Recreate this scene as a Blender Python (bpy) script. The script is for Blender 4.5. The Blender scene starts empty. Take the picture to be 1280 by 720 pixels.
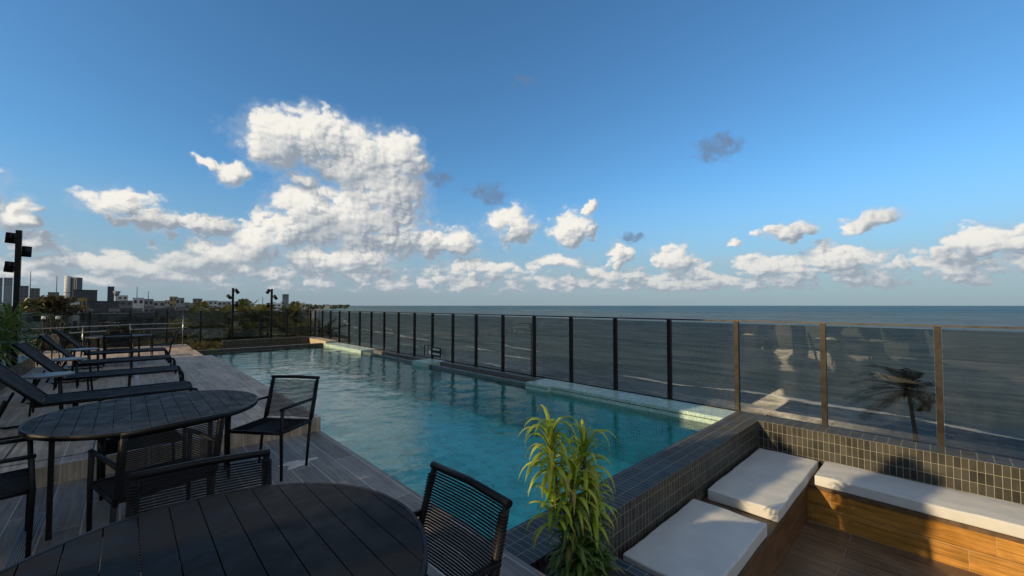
import bpy, bmesh, math, random
import numpy as np
from mathutils import Vector, Matrix, Euler
R = math.radians
S = bpy.context.scene
COL = S.collection
random.seed(7)
RNG = np.random.default_rng(7)

# ------------------------------------------------------------------ camera
YAW, PITCH, FPX = R(43.5), R(1.8), 508.0
CAM_Z = 1.6
cd = bpy.data.cameras.new('camera')
cam = bpy.data.objects.new('camera', cd); COL.objects.link(cam)
cam.location = (0, 0, CAM_Z)
cam.rotation_euler = (R(90) + PITCH, 0, -YAW)
cd.sensor_width = 36.0
cd.lens = FPX / 1280 * 36
cd.shift_y = 6.0 / 1280
cd.clip_start = 0.05; cd.clip_end = 200000
S.camera = cam

# ------------------------------------------------------------------ light
SUN_DIR = Vector((1, -0.22, -0.33)).normalized()          # the way the light travels
SUN_EL = math.asin(-SUN_DIR.z)
SUN_ROT = math.atan2(-SUN_DIR.x, -SUN_DIR.y)              # clockwise from +Y
sd = bpy.data.lights.new('sun', 'SUN')
sd.energy = 5.0; sd.angle = R(0.53); sd.color = (1.0, 0.76, 0.44)
sun = bpy.data.objects.new('sun', sd); COL.objects.link(sun)
sun.rotation_euler = SUN_DIR.to_track_quat('-Z', 'Y').to_euler()
sun.location = (-40, 9, 30)

S.view_settings.view_transform = 'Standard'
S.view_settings.look = 'None'
S.view_settings.gamma = 1.0
S.view_settings.exposure = 0.0
S.view_settings.use_curve_mapping = False
S.cycles.use_denoising = True
S.cycles.max_bounces = 7
S.cycles.adaptive_threshold = 0.02
S.cycles.transparent_max_bounces = 24
S.cycles.caustics_reflective = False
S.cycles.caustics_refractive = False
S.cycles.sample_clamp_indirect = 4.0

# ------------------------------------------------------------------ node helper
class N:
    def __init__(s, tree):
        s.t = tree; s.n = tree.nodes; s.l = tree.links
    def new(s, typ, **kw):
        n = s.n.new(typ)
        for k, v in kw.items():
            if k == 'inp':
                for kk, vv in v.items(): s.set(n.inputs[kk], vv)
            else: setattr(n, k, v)
        return n
    def set(s, sock, v):
        if isinstance(v, bpy.types.NodeSocket): s.l.new(v, sock)
        else: sock.default_value = v
    def m(s, op, a, b=None, c=None, clamp=False):
        n = s.n.new('ShaderNodeMath'); n.operation = op; n.use_clamp = clamp
        s.set(n.inputs[0], a)
        if b is not None: s.set(n.inputs[1], b)
        if c is not None: s.set(n.inputs[2], c)
        return n.outputs[0]
    def vm(s, op, a, b=None):
        n = s.n.new('ShaderNodeVectorMath'); n.operation = op
        s.set(n.inputs[0], a)
        if b is not None: s.set(n.inputs[1], b)
        return n
    def comb(s, x, y, z=0.0):
        n = s.n.new('ShaderNodeCombineXYZ')
        for i, v in enumerate((x, y, z)): s.set(n.inputs[i], v)
        return n.outputs[0]
    def sep(s, v):
        n = s.n.new('ShaderNodeSeparateXYZ'); s.l.new(v, n.inputs[0]); return n.outputs
    def ramp(s, f, a, b, lo=0.0, hi=1.0, smooth=True):
        n = s.n.new('ShaderNodeMapRange')
        if smooth: n.interpolation_type = 'SMOOTHSTEP'
        s.set(n.inputs[0], f)
        for i, v in enumerate((a, b, lo, hi)): s.set(n.inputs[i + 1], v)
        return n.outputs[0]
    def mix(s, f, a, b, mode='MIX'):
        n = s.n.new('ShaderNodeMix'); n.data_type = 'RGBA'; n.blend_type = mode
        s.set(n.inputs[0], f); s.set(n.inputs[6], c4(a)); s.set(n.inputs[7], c4(b))
        return n.outputs[2]
    def noise(s, vec, scale, detail=4.0, rough=0.55, dims='3D', w=None, dist=0.0):
        n = s.n.new('ShaderNodeTexNoise'); n.noise_dimensions = dims
        if vec is not None: s.l.new(vec, n.inputs['Vector'])
        n.inputs['Scale'].default_value = scale; n.inputs['Detail'].default_value = detail
        n.inputs['Roughness'].default_value = rough; n.inputs['Distortion'].default_value = dist
        return n.outputs[0]
def c4(c):
    if isinstance(c, bpy.types.NodeSocket): return c
    return (c[0], c[1], c[2], 1.0) if len(c) == 3 else c

# ------------------------------------------------------------------ sky with clouds
W = bpy.data.worlds.new('World'); S.world = W; W.use_nodes = True
W.node_tree.nodes.clear()
w = N(W.node_tree)
_F = Vector((math.sin(YAW), math.cos(YAW), 0)); _Rt = Vector((math.cos(YAW), -math.sin(YAW), 0))
def pix_ray(px, py):
    f = _F * math.cos(PITCH) + Vector((0, 0, math.sin(PITCH)))
    u = _Rt.cross(f)
    d = f + _Rt * ((px - 640) / FPX) + u * ((366.0 - py) / FPX)
    return d.normalized()
def azel(px, py):
    d = pix_ray(px, py)
    return math.degrees(math.atan2(d.dot(_Rt), d.dot(_F))), math.degrees(math.asin(d.z))

# clouds: (photo centre, half width, half height up, half height down, kind)
CL = [
 (345,172,46,32,34,0),(400,172,52,34,36,0),(450,200,50,38,40,0),(500,198,30,28,36,0),(478,240,50,44,44,0),
 (395,262,54,32,44,0),(450,268,66,40,50,0),(352,288,34,28,30,0),(500,290,34,32,28,0),(330,305,44,22,20,0),
 (290,318,54,18,22,0),(425,325,80,18,16,0),(268,280,38,13,15,1),(378,224,24,13,12,1),
 (150,258,54,22,16,0),(192,276,44,16,16,1),(290,214,26,16,15,2),(258,202,14,8,8,2),
 (20,266,32,18,18,0),(36,294,32,14,18,1),(140,334,44,14,10,0),(186,338,28,10,8,0),
 (638,282,28,24,22,0),(714,288,24,22,17,0),(575,302,22,18,18,0),(540,304,16,24,22,0),(700,326,34,11,11,2),
 (773,325,15,18,14,0),(842,326,24,22,18,0),(880,342,26,9,8,2),(735,262,7,14,10,2),(610,240,28,16,14,3),
 (548,224,26,12,11,3),(897,186,38,22,22,3),(655,105,30,14,12,4),
 (1050,322,42,18,13,0),(1092,275,40,13,13,1),(985,290,42,9,10,1),(955,332,38,14,10,0),(1125,332,12,9,7,0),
 (1245,302,62,22,18,0),(1190,320,36,12,11,1),(918,302,9,8,6,2),(790,298,18,8,8,3),
 (600,338,60,12,10,2),(240,330,50,14,12,1),(60,328,50,14,12,1),(1300,330,60,16,14,0),(-90,240,80,50,40,0),(-220,300,120,40,30,0),
 (1480,250,90,40,30,0),
]
# unseen cloud added behind and above the viewer to whiten the ambient light: (azimuth, elevation, half width, half height) in degrees
FILL_CLOUDS = [(120, 24, 34, 20), (175, 22, 42, 16), (-125, 24, 36, 18), (-92, 46, 24, 12), (88, 50, 30, 13), (150, 58, 40, 14), (-150, 55, 40, 15), (-85, 16, 22, 12), (80, 16, 16, 10)]
BLOBS = [(u0, v0, a_, b_, b_, 0) for (u0, v0, a_, b_) in FILL_CLOUDS]
for (cx, cy, rx, ru, rd, kind) in CL:
    if kind == 0: rx *= 1.13; ru *= 1.12; rd *= 1.12
    u0, v0 = azel(cx, cy)
    ua, _v = azel(cx - rx, cy); ub, _v = azel(cx + rx, cy)
    _u, va = azel(cx, cy - ru); _u, vb = azel(cx, cy + rd)
    BLOBS.append((u0, v0, (ub - ua) / 2, va - v0, v0 - vb, kind))
def blob_field(q, pu, pv, kinds):
    best = None
    for (u0, v0, ru_, up, dn, kind) in BLOBS:
        if kind not in kinds: continue
        a = q.m('DIVIDE', q.m('SUBTRACT', pu, u0), ru_)
        dv = q.m('SUBTRACT', pv, v0)
        b = q.m('MAXIMUM', q.m('DIVIDE', dv, up), q.m('DIVIDE', dv, -dn))
        s_ = q.m('SUBTRACT', 1.0, q.m('MULTIPLY_ADD', a, a, q.m('MULTIPLY', b, b)))
        if kind in (2, 4): s_ = q.m('SUBTRACT', s_, 0.12 if kind == 2 else 0.45)
        best = s_ if best is None else q.m('SMOOTH_MAX', best, s_, 0.10)
    return best
def warp(q, P0, amp):
    n1 = q.new('ShaderNodeTexNoise', inp={'Scale': 0.22, 'Detail': 3.0, 'Roughness': 0.5}); q.l.new(P0, n1.inputs['Vector'])
    o1 = q.vm('MULTIPLY', q.vm('SUBTRACT', n1.outputs['Color'], (0.5, 0.5, 0.5)).outputs[0], (4.2 * amp, 3.0 * amp, 0)).outputs[0]
    n2 = q.new('ShaderNodeTexNoise', inp={'Scale': 0.75, 'Detail': 2.0, 'Roughness': 0.5}); q.l.new(P0, n2.inputs['Vector'])
    o2 = q.vm('MULTIPLY', q.vm('SUBTRACT', n2.outputs['Color'], (0.5, 0.5, 0.5)).outputs[0], (2.4 * amp, 1.7 * amp, 0)).outputs[0]
    return q.vm('ADD', q.vm('ADD', P0, o1).outputs[0], o2).outputs[0]
g = bpy.data.node_groups.new('cloud_height', 'ShaderNodeTree')
g.interface.new_socket('P', in_out='INPUT', socket_type='NodeSocketVector')
for nm in ('Height', 'Body'): g.interface.new_socket(nm, in_out='OUTPUT', socket_type='NodeSocketFloat')
q = N(g)
gi = q.new('NodeGroupInput'); go = q.new('NodeGroupOutput')
P0 = gi.outputs[0]
pu, pv, _ = q.sep(warp(q, P0, 1.0))
best = q.m('MAXIMUM', blob_field(q, pu, pv, (0, 1, 2)), -2.0)
# cauliflower: rounded puffs at four sizes (each cell a little dome)
nv = q.new('ShaderNodeTexNoise', inp={'Scale': 1.1, 'Detail': 2.0, 'Roughness': 0.5}); q.l.new(P0, nv.inputs['Vector'])
PV = q.vm('ADD', q.vm('MULTIPLY', P0, (1.0, 1.3, 0)).outputs[0], q.vm('MULTIPLY', q.vm('SUBTRACT', nv.outputs['Color'], (0.5, 0.5, 0.5)).outputs[0], (1.1, 1.1, 0)).outputs[0]).outputs[0]
bil = None
for sc_, am in ((0.30, 0.50), (0.66, 0.30), (1.45, 0.15), (3.1, 0.06), (6.5, 0.025)):
    vo = q.new('ShaderNodeTexVoronoi', voronoi_dimensions='2D', feature='SMOOTH_F1' if sc_ < 1 else 'F1', inp={'Scale': sc_})
    if sc_ < 1: vo.inputs['Smoothness'].default_value = 0.12
    q.l.new(PV, vo.inputs['Vector'])
    d_ = vo.outputs['Distance']
    dome = q.m('MULTIPLY', q.m('SUBTRACT', 0.5, q.m('MULTIPLY', q.m('MULTIPLY', d_, d_), 1.9)), am)
    bil = dome if bil is None else q.m('ADD', bil, dome)
fb = q.m('SUBTRACT', q.noise(P0, 0.5, 6.0, 0.55), 0.5)
pm_ = q.ramp(q.noise(P0, 0.17, 2.0, 0.5), 0.36, 0.62, 0.55, 1.5)
tex = q.m('ADD', q.m('MULTIPLY', bil, pm_), q.m('MULTIPLY', fb, 1.25))
# the low bank of small cumulus that rings the horizon
_x, py_, _z = q.sep(P0)
hz = q.new('ShaderNodeTexNoise', inp={'Scale': 0.36, 'Detail': 5.0, 'Roughness': 0.55})
q.l.new(q.vm('MULTIPLY', P0, (1.15, 1.6, 1)).outputs[0], hz.inputs['Vector'])
prof = q.m('MULTIPLY', q.ramp(py_, 0.3, 2.6), q.ramp(py_, 10.0, 3.5))
bank = q.m('MULTIPLY', q.m('SUBTRACT', q.m('MULTIPLY', hz.outputs[0], prof), 0.40), 3.6)
body = q.m('MAXIMUM', q.m('MULTIPLY', best, 0.95), bank)
q.l.new(q.m('ADD', body, tex), go.inputs['Height'])
q.l.new(q.m('MINIMUM', q.m('ADD', body, q.m('MULTIPLY', fb, 0.8)), 1.2), go.inputs['Body'])

tc = w.new('ShaderNodeTexCoord')
dn_ = w.vm('NORMALIZE', tc.outputs['Generated']).outputs[0]
cr = w.vm('DOT_PRODUCT', dn_, tuple(_Rt)).outputs['Value']
cf = w.vm('DOT_PRODUCT', dn_, tuple(_F)).outputs['Value']
az = w.m('MULTIPLY', w.m('ARCTAN2', cr, cf), 57.29578)
el = w.m('MULTIPLY', w.m('ARCSINE', w.sep(dn_)[2]), 57.29578)
P = w.comb(az, el, 0.0)
def field(off):
    n = w.new('ShaderNodeGroup'); n.node_tree = g
    w.l.new(w.vm('ADD', P, off).outputs[0] if off else P, n.inputs[0])
    return n.outputs
EPS = 0.34
h0 = field(None); hu = field((EPS, 0, 0)); hv = field((0, EPS, 0)); hs = field((-2.0, 2.4, 0)); ht = field((-0.75, 1.15, 0))
du = w.m('DIVIDE', w.m('SUBTRACT', hu['Height'], h0['Height']), EPS)
dv = w.m('DIVIDE', w.m('SUBTRACT', hv['Height'], h0['Height']), EPS)
NS = 0.62
nrm = w.vm('NORMALIZE', w.comb(w.m('MULTIPLY', du, -NS), w.m('MULTIPLY', dv, -NS), 1.0)).outputs[0]
ndl = w.vm('DOT_PRODUCT', nrm, (-0.56, 0.46, 0.69)).outputs['Value']
under = w.m('SUBTRACT', h0['Body'], hs['Body'])                 # negative under and behind the bulk of a cloud
sky = w.new('ShaderNodeTexSky', sky_type='NISHITA', sun_disc=False, sun_elevation=SUN_EL, sun_rotation=SUN_ROT,
            altitude=20.0, air_density=1.0, dust_density=0.6, ozone_density=2.0)
SKY_STRENGTH = 0.13
k = 1.0 / SKY_STRENGTH
def kc(r, g_, b): return (r * k, g_ * k, b * k, 1.0)
skyc = w.mix(1.0, sky.outputs[0], (0.62, 1.06, 1.33, 1), 'MULTIPLY')
hazef = w.m('MULTIPLY', w.ramp(el, 17.0, -0.5, 0.0, 1.0), 0.88)   # milky air near the horizon
skyc = w.mix(hazef, skyc, kc(0.29, 0.365, 0.44))
def clampf(x, lo, hi): return w.m('MINIMUM', w.m('MAXIMUM', x, lo), hi)
under2 = w.m('SUBTRACT', h0['Body'], ht['Body'])
lit = w.m('ADD', w.m('MULTIPLY', ndl, 0.62), w.m('ADD', w.m('MULTIPLY', clampf(under, -1.1, 0.6), 0.30), w.m('MULTIPLY', clampf(under2, -0.8, 0.5), 0.42)))
lit = w.m('ADD', lit, 0.10)
gu, gv, _ = w.sep(P)
lit = w.m('SUBTRACT', lit, w.m('MULTIPLY', w.ramp(blob_field(w, gu, gv, (1,)), -0.6, 0.6), 0.26))
ccol = w.mix(w.ramp(lit, 0.12, 0.60), kc(0.30, 0.35, 0.41), kc(0.56, 0.585, 0.60))
ccol = w.mix(w.ramp(lit, 0.45, 0.98), ccol, kc(0.92, 0.89, 0.82))
ccol = w.mix(w.m('MULTIPLY', w.ramp(el, 8.5, 0.5), 0.62), ccol, kc(0.37, 0.44, 0.51))
alpha = w.ramp(w.m('ADD', h0['Height'], w.m('MULTIPLY', w.m('SUBTRACT', w.noise(P, 1.6, 5.0, 0.6), 0.5), 0.35)), -0.08, 0.62)
alpha = w.m('MULTIPLY', alpha, w.ramp(el, 0.0, 2.0))
veil = w.m('MULTIPLY', w.ramp(w.m('ADD', h0['Body'], w.m('MULTIPLY', w.m('SUBTRACT', w.noise(P, 0.9, 6.0, 0.6), 0.5), 1.3)), -0.75, 0.75), w.m('MULTIPLY', w.ramp(el, 0.0, 2.0), 0.50))
skyv = w.mix(veil, skyc, w.mix(w.ramp(el, 12.0, 1.0), kc(0.50, 0.575, 0.65), kc(0.37, 0.44, 0.51)))
out = w.mix(alpha, skyv, ccol)
# a few thin grey scraps without a lit side
tu, tv, _ = w.sep(warp(w, P, 1.0))
thin = w.m('ADD', blob_field(w, tu, tv, (3, 4)), w.m('MULTIPLY', w.m('SUBTRACT', w.noise(P, 0.8, 6.0, 0.6), 0.5), 2.6))
tal = w.m('MULTIPLY', w.ramp(thin, 0.0, 1.3), 0.80)
out = w.mix(tal, out, kc(0.155, 0.215, 0.32))
bg = w.new('ShaderNodeBackground'); w.l.new(out, bg.inputs[0]); bg.inputs[1].default_value = SKY_STRENGTH
wo = w.new('ShaderNodeOutputWorld'); w.l.new(bg.outputs[0], wo.inputs[0])
W.cycles.sampling_method = 'MANUAL'; W.cycles.sample_map_resolution = 512

# ------------------------------------------------------------------ mesh helper
class MB:
    def __init__(s): s.v = []; s.f = []; s.sm = []
    def box(s, x0, x1, y0, y1, z0, z1):
        b = len(s.v)
        s.v += [(x0,y0,z0),(x1,y0,z0),(x1,y1,z0),(x0,y1,z0),(x0,y0,z1),(x1,y0,z1),(x1,y1,z1),(x0,y1,z1)]
        for f in ((0,3,2,1),(4,5,6,7),(0,1,5,4),(1,2,6,5),(2,3,7,6),(3,0,4,7)):
            s.f.append(tuple(b + i for i in f)); s.sm.append(False)
        return s
    def quad(s, *p):
        b = len(s.v); s.v += [tuple(x) for x in p]; s.f.append(tuple(range(b, b + len(p)))); s.sm.append(False); return s
    def tube(s, pts, r, n=8, caps=True, flat=1.0):
        pts = [Vector(p) for p in pts]; rs = r if isinstance(r, (list, tuple)) else [r] * len(pts)
        b = len(s.v); up = None
        for i, p in enumerate(pts):
            t = (pts[min(i + 1, len(pts) - 1)] - pts[max(i - 1, 0)]).normalized()
            if up is None:
                up = Vector((0, 0, 1)) if abs(t.z) < 0.9 else Vector((1, 0, 0))
            a = t.cross(up)
            if a.length < 1e-4: a = t.orthogonal()
            a.normalize(); c = a.cross(t).normalized(); up = c
            for j in range(n):
                th = 2 * math.pi * j / n + math.pi / n
                s.v.append(tuple(p + a * (math.cos(th) * rs[i]) + c * (math.sin(th) * rs[i] * flat)))
        for i in range(len(pts) - 1):
            for j in range(n):
                s.f.append((b + i*n + j, b + i*n + (j+1) % n, b + (i+1)*n + (j+1) % n, b + (i+1)*n + j)); s.sm.append(n > 4)
        if caps:
            s.f.append(tuple(b + j for j in range(n))[::-1]); s.sm.append(False)
            e = b + (len(pts) - 1) * n
            s.f.append(tuple(e + j for j in range(n))); s.sm.append(False)
        return s
    def disc(s, cx, cy, z0, z1, r0, n=48, r1=None, inner=0.0):
        r1 = r0 if r1 is None else r1
        b = len(s.v)
        for (z, r) in ((z0, r0), (z1, r1)):
            for j in range(n):
                t = 2 * math.pi * j / n; s.v.append((cx + r * math.cos(t), cy + r * math.sin(t), z))
        if inner:
            for z in (z0, z1):
                for j in range(n):
                    t = 2 * math.pi * j / n; s.v.append((cx + inner * math.cos(t), cy + inner * math.sin(t), z))
        for j in range(n):
            k2 = (j + 1) % n
            s.f.append((b+j, b+k2, b+n+k2, b+n+j)); s.sm.append(True)
            if inner:
                s.f.append((b+2*n+k2, b+2*n+j, b+3*n+j, b+3*n+k2)); s.sm.append(True)
                s.f.append((b+n+j, b+n+k2, b+3*n+k2, b+3*n+j)); s.sm.append(False)
                s.f.append((b+k2, b+j, b+2*n+j, b+2*n+k2)); s.sm.append(False)
        if not inner:
            s.f.append(tuple(b + j for j in range(n))[::-1]); s.f.append(tuple(b + n + j for j in range(n))); s.sm += [False, False]
        return s
    def build(s, name, mat, parent=None, smooth=None, uvoff=(0, 0)):
        me = bpy.data.meshes.new(name)
        me.from_pydata(s.v, [], s.f); me.update()
        me.polygons.foreach_set('use_smooth', [bool(x) if smooth is None else smooth for x in s.sm])
        uv = me.uv_layers.new(name='UVMap')
        nl = len(me.loops); vi = np.empty(nl, np.int32); me.loops.foreach_get('vertex_index', vi)
        co = np.array(s.v, dtype=np.float32).reshape(-1, 3)[vi]
        nr = np.empty(len(me.polygons) * 3, np.float32); me.polygons.foreach_get('normal', nr); nr = np.abs(nr.reshape(-1, 3))
        lt = np.empty(len(me.polygons), np.int32); me.polygons.foreach_get('loop_total', lt)
        ax = np.repeat(nr.argmax(1), lt)
        uvs = np.where((ax == 2)[:, None], co[:, [0, 1]], np.where((ax == 0)[:, None], co[:, [1, 2]], co[:, [0, 2]]))
        uvs = uvs + np.array(uvoff, np.float32)
        uv.data.foreach_set('uv', uvs.astype(np.float32).ravel())
        if mat is not None: me.materials.append(mat)
        o = bpy.data.objects.new(name, me); COL.objects.link(o)
        if parent is not None: o.parent = parent
        return o

def tag(o, label=None, cat=None, group=None, kind=None):
    if label: o['label'] = label
    if cat: o['category'] = cat
    if group: o['group'] = group
    if kind: o['kind'] = kind
    return o
def thing(name, label, cat, loc=(0, 0, 0), rz=0.0, group=None):
    o = bpy.data.objects.new(name, None); COL.objects.link(o)
    o.empty_display_size = 0.2
    o.location = loc; o.rotation_euler = (0, 0, rz)
    return tag(o, label, cat, group)
def struct(o, label, cat):
    return tag(o, label, cat, None, 'structure')
CHILD = {}
def copy_tree(o, parent=None):
    c = o.copy(); COL.objects.link(c)
    if parent is not None:
        c.parent = parent; c.matrix_parent_inverse = o.matrix_parent_inverse.copy()
    for ch in list(o.children): copy_tree(ch, c)
    return c

# ------------------------------------------------------------------ materials
MATS = {}
def newmat(name):
    m = bpy.data.materials.new(name); m.use_nodes = True
    m.node_tree.nodes.clear()
    q = N(m.node_tree)
    o = q.new('ShaderNodeOutputMaterial')
    return m, q, o
def pbr(name, col, rough=0.6, metal=0.0, spec=0.5, var=0.15, vscale=8.0, bump=0.0, bscale=60.0, rvar=0.1, coat=0.0):
    m, q, o = newmat(name)
    b = q.new('ShaderNodeBsdfPrincipled')
    tco = q.new('ShaderNodeTexCoord').outputs['Object']
    n = q.noise(tco, vscale, 5.0, 0.6)
    f = q.ramp(n, 0.3, 0.7, 1 - var, 1 + var)
    c = q.vm('MULTIPLY', q.comb(*col), q.comb(f, f, f)).outputs[0]
    q.l.new(c, b.inputs['Base Color'])
    q.set(b.inputs['Roughness'], q.ramp(n, 0.3, 0.7, max(0.03, rough - rvar), min(1, rough + rvar)))
    b.inputs['Metallic'].default_value = metal
    b.inputs['Specular IOR Level'].default_value = spec
    b.inputs['Coat Weight'].default_value = coat
    if bump:
        bn = q.new('ShaderNodeBump', inp={'Strength': bump, 'Distance': 0.002, 'Height': q.noise(tco, bscale, 4.0, 0.6)})
        q.l.new(bn.outputs[0], b.inputs['Normal'])
    q.l.new(b.outputs[0], o.inputs[0])
    return m
def tiles(name, w_, h_, c1, c2, grout, gap=0.004, rough=0.35, offset=0.0, grain=None, bump=0.6, spec=0.5, varn=0.25, swap=False, rough2=None):
    """rectangular tiles / planks laid in metres on the UV map; grain = (scale along, scale across, strength)"""
    m, q, o = newmat(name)
    b = q.new('ShaderNodeBsdfPrincipled')
    uv = q.new('ShaderNodeUVMap').outputs[0]
    if swap:
        x, y, z = q.sep(uv); uv = q.comb(y, x, 0.0)
    br = q.new('ShaderNodeTexBrick', offset=offset, squash=1.0,
               inp={'Scale': 1.0, 'Brick Width': w_, 'Row Height': h_, 'Mortar Size': gap / 2, 'Mortar Smooth': 0.15, 'Bias': 0.0,
                    'Color1': (0, 0, 0, 1), 'Color2': (1, 1, 1, 1), 'Mortar': (0.5, 0.5, 0.5, 1)})
    q.l.new(uv, br.inputs['Vector'])
    rnd = q.sep(br.outputs['Color'])[0]
    base = q.mix(rnd, c1, c2)
    if grain:
        sh = q.m('MULTIPLY', rnd, 37.0)
        gx, gy, gz = q.sep(uv)
        gv = q.comb(q.m('MULTIPLY', gx, grain[0]), q.m('MULTIPLY', gy, grain[1]), sh)
        gn = q.noise(gv, 1.0, 6.0, 0.65, dist=0.8)
        gf = q.ramp(gn, 0.28, 0.72, 1 - grain[2], 1 + grain[2])
        base = q.vm('MULTIPLY', base, q.comb(gf, gf, gf)).outputs[0]
    big = q.noise(uv, 3.1, 5.0, 0.6)
    bf = q.ramp(big, 0.25, 0.75, 1 - varn, 1 + varn)
    base = q.vm('MULTIPLY', base, q.comb(bf, bf, bf)).outputs[0]
    col = q.mix(br.outputs['Fac'], base, grout)
    q.l.new(col, b.inputs['Base Color'])
    q.set(b.inputs['Roughness'], q.m('ADD', q.ramp(big, 0.3, 0.7, rough - 0.08, rough + 0.12), q.m('MULTIPLY', br.outputs['Fac'], 0.3)))
    b.inputs['Specular IOR Level'].default_value = spec
    hgt = q.m('SUBTRACT', q.m('MULTIPLY', q.noise(uv, 90.0, 3.0), 0.12), br.outputs['Fac'])
    hgt = q.m('ADD', hgt, q.m('MULTIPLY', rnd, 0.15))
    bn = q.new('ShaderNodeBump', inp={'Strength': bump, 'Distance': 0.0025, 'Height': hgt})
    q.l.new(bn.outputs[0], b.inputs['Normal'])
    q.l.new(b.outputs[0], o.inputs[0])
    return m
def leafmat(name, c1, c2, c3, trans=0.35, rough=0.45):
    m, q, o = newmat(name)
    geo = q.new('ShaderNodeNewGeometry')
    tco = q.new('ShaderNodeTexCoord').outputs['Object']
    rnd = geo.outputs['Random Per Island']
    c = q.mix(q.ramp(rnd, 0.15, 0.8), c1, c2)
    c = q.mix(q.ramp(q.noise(tco, 5.0, 4.0), 0.54, 0.68), c, c3)
    b = q.new('ShaderNodeBsdfPrincipled', inp={'Base Color': c, 'Roughness': rough, 'Specular IOR Level': 0.4})
    t = q.new('ShaderNodeBsdfTranslucent', inp={'Color': q.mix(0.5, c, (c1[0]*1.6, c1[1]*1.5, c1[2]*0.6))})
    mx = q.new('ShaderNodeMixShader', inp={0: trans, 1: b.outputs[0], 2: t.outputs[0]})
    q.l.new(mx.outputs[0], o.inputs[0])
    return m
def glass(name, tint, refl=1.0):
    m, q, o = newmat(name)
    g_ = q.new('ShaderNodeNewGeometry')
    c_ = q.m('ABSOLUTE', q.vm('DOT_PRODUCT', g_.outputs['Incoming'], g_.outputs['Normal']).outputs['Value'])
    fr = q.m('ADD', 0.045, q.m('MULTIPLY', q.m('POWER', q.m('SUBTRACT', 1.0, c_), 5.0), 0.6))
    tr = q.new('ShaderNodeBsdfTransparent', inp={'Color': c4(tint)})
    gl = q.new('ShaderNodeBsdfGlossy', inp={'Color': (0.9, 0.92, 0.92, 1), 'Roughness': 0.015})
    film = q.ramp(q.noise(q.vm('MULTIPLY', g_.outputs['Position'], (1, 1, 0.45)).outputs[0], 2.2, 7.0, 0.7), 0.42, 0.85, 0.0, 0.035)
    fd = q.new('ShaderNodeBsdfDiffuse', inp={'Color': (0.7, 0.7, 0.68, 1)})
    trf = q.new('ShaderNodeMixShader', inp={0: film, 1: tr.outputs[0], 2: fd.outputs[0]})
    mx = q.new('ShaderNodeMixShader', inp={0: q.m('MULTIPLY', fr, refl), 1: trf.outputs[0], 2: gl.outputs[0]})
    q.l.new(mx.outputs[0], o.inputs[0])
    return m

M_BLACK = pbr('black_powder_coat', (0.005, 0.005, 0.0055), 0.45, bump=0.15, bscale=400, spec=0.25)
M_BRONZE = pbr('bronze_anodised_post', (0.012, 0.0085, 0.0052), 0.42, metal=0.0, spec=0.35, bump=0.05, var=0.1)
M_BRONZE_LIGHT = pbr('bronze_rail', (0.03, 0.024, 0.018), 0.4, metal=0.1)
M_ROPE = pbr('black_rope', (0.007, 0.007, 0.008), 0.75, bump=0.5, bscale=500, spec=0.3)
M_SLAT = pbr('black_table_slat', (0.0075, 0.0078, 0.0085), 0.55, bump=0.25, bscale=180, var=0.25, spec=0.16)
q_ = N(M_SLAT.node_tree); b_ = [n for n in M_SLAT.node_tree.nodes if n.type == 'BSDF_PRINCIPLED'][0]
oc_ = q_.new('ShaderNodeTexCoord').outputs['Object']
dust = q_.ramp(q_.noise(oc_, 2.3, 8.0, 0.72, dist=0.4), 0.50, 0.78, 0.0, 0.55)
spots = q_.m('MULTIPLY', q_.ramp(q_.noise(oc_, 34.0, 3.0, 0.5), 0.68, 0.74), 0.35)
old_ = b_.inputs['Base Color'].links[0].from_socket
q_.l.new(q_.mix(q_.m('MAXIMUM', dust, spots), old_, (0.022, 0.022, 0.021)), b_.inputs['Base Color'])
M_TEXT = pbr('charcoal_sling', (0.008, 0.011, 0.015), 0.8, bump=0.3, bscale=500, spec=0.2)
M_STEEL = pbr('stainless_steel', (0.36, 0.36, 0.36), 0.32, metal=1.0)
M_GREYTOP = pbr('grey_tabletop', (0.10, 0.105, 0.11), 0.4)
M_CUSH = pbr('off_white_canvas', (0.54, 0.54, 0.52), 0.9, var=0.04, bump=0.35, bscale=420, spec=0.15)
M_CONC = pbr('painted_concrete', (0.36, 0.34, 0.31), 0.85, var=0.12, vscale=1.2, bump=0.3)
M_WHITE = pbr('white_plaster', (0.72, 0.72, 0.70), 0.8, var=0.08, vscale=0.7)
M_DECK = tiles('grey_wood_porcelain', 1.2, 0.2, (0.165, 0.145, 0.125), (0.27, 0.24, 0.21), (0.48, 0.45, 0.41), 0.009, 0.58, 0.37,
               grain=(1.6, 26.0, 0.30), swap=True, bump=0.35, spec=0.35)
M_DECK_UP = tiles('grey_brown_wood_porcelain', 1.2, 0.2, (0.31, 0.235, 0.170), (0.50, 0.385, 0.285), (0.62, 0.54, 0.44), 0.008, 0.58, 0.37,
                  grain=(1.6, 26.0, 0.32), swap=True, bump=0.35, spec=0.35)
M_WOOD = tiles('amber_wood_porcelain', 1.2, 0.2, (0.30, 0.140, 0.026), (0.43, 0.215, 0.045), (0.36, 0.23, 0.11), 0.006, 0.36, 0.4,
               grain=(1.3, 30.0, 0.45), bump=0.35)
M_WOODF = tiles('brown_wood_porcelain_floor', 1.2, 0.2, (0.10, 0.062, 0.037), (0.165, 0.105, 0.06), (0.26, 0.19, 0.13), 0.007, 0.4, 0.4,
               grain=(1.3, 30.0, 0.40), swap=True, bump=0.35)
M_TILE = tiles('anthracite_stone_tile', 0.0555, 0.1157, (0.017, 0.0165, 0.0135), (0.050, 0.047, 0.037), (0.30, 0.28, 0.225), 0.0042, 0.42, varn=0.2, spec=0.35)
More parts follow.
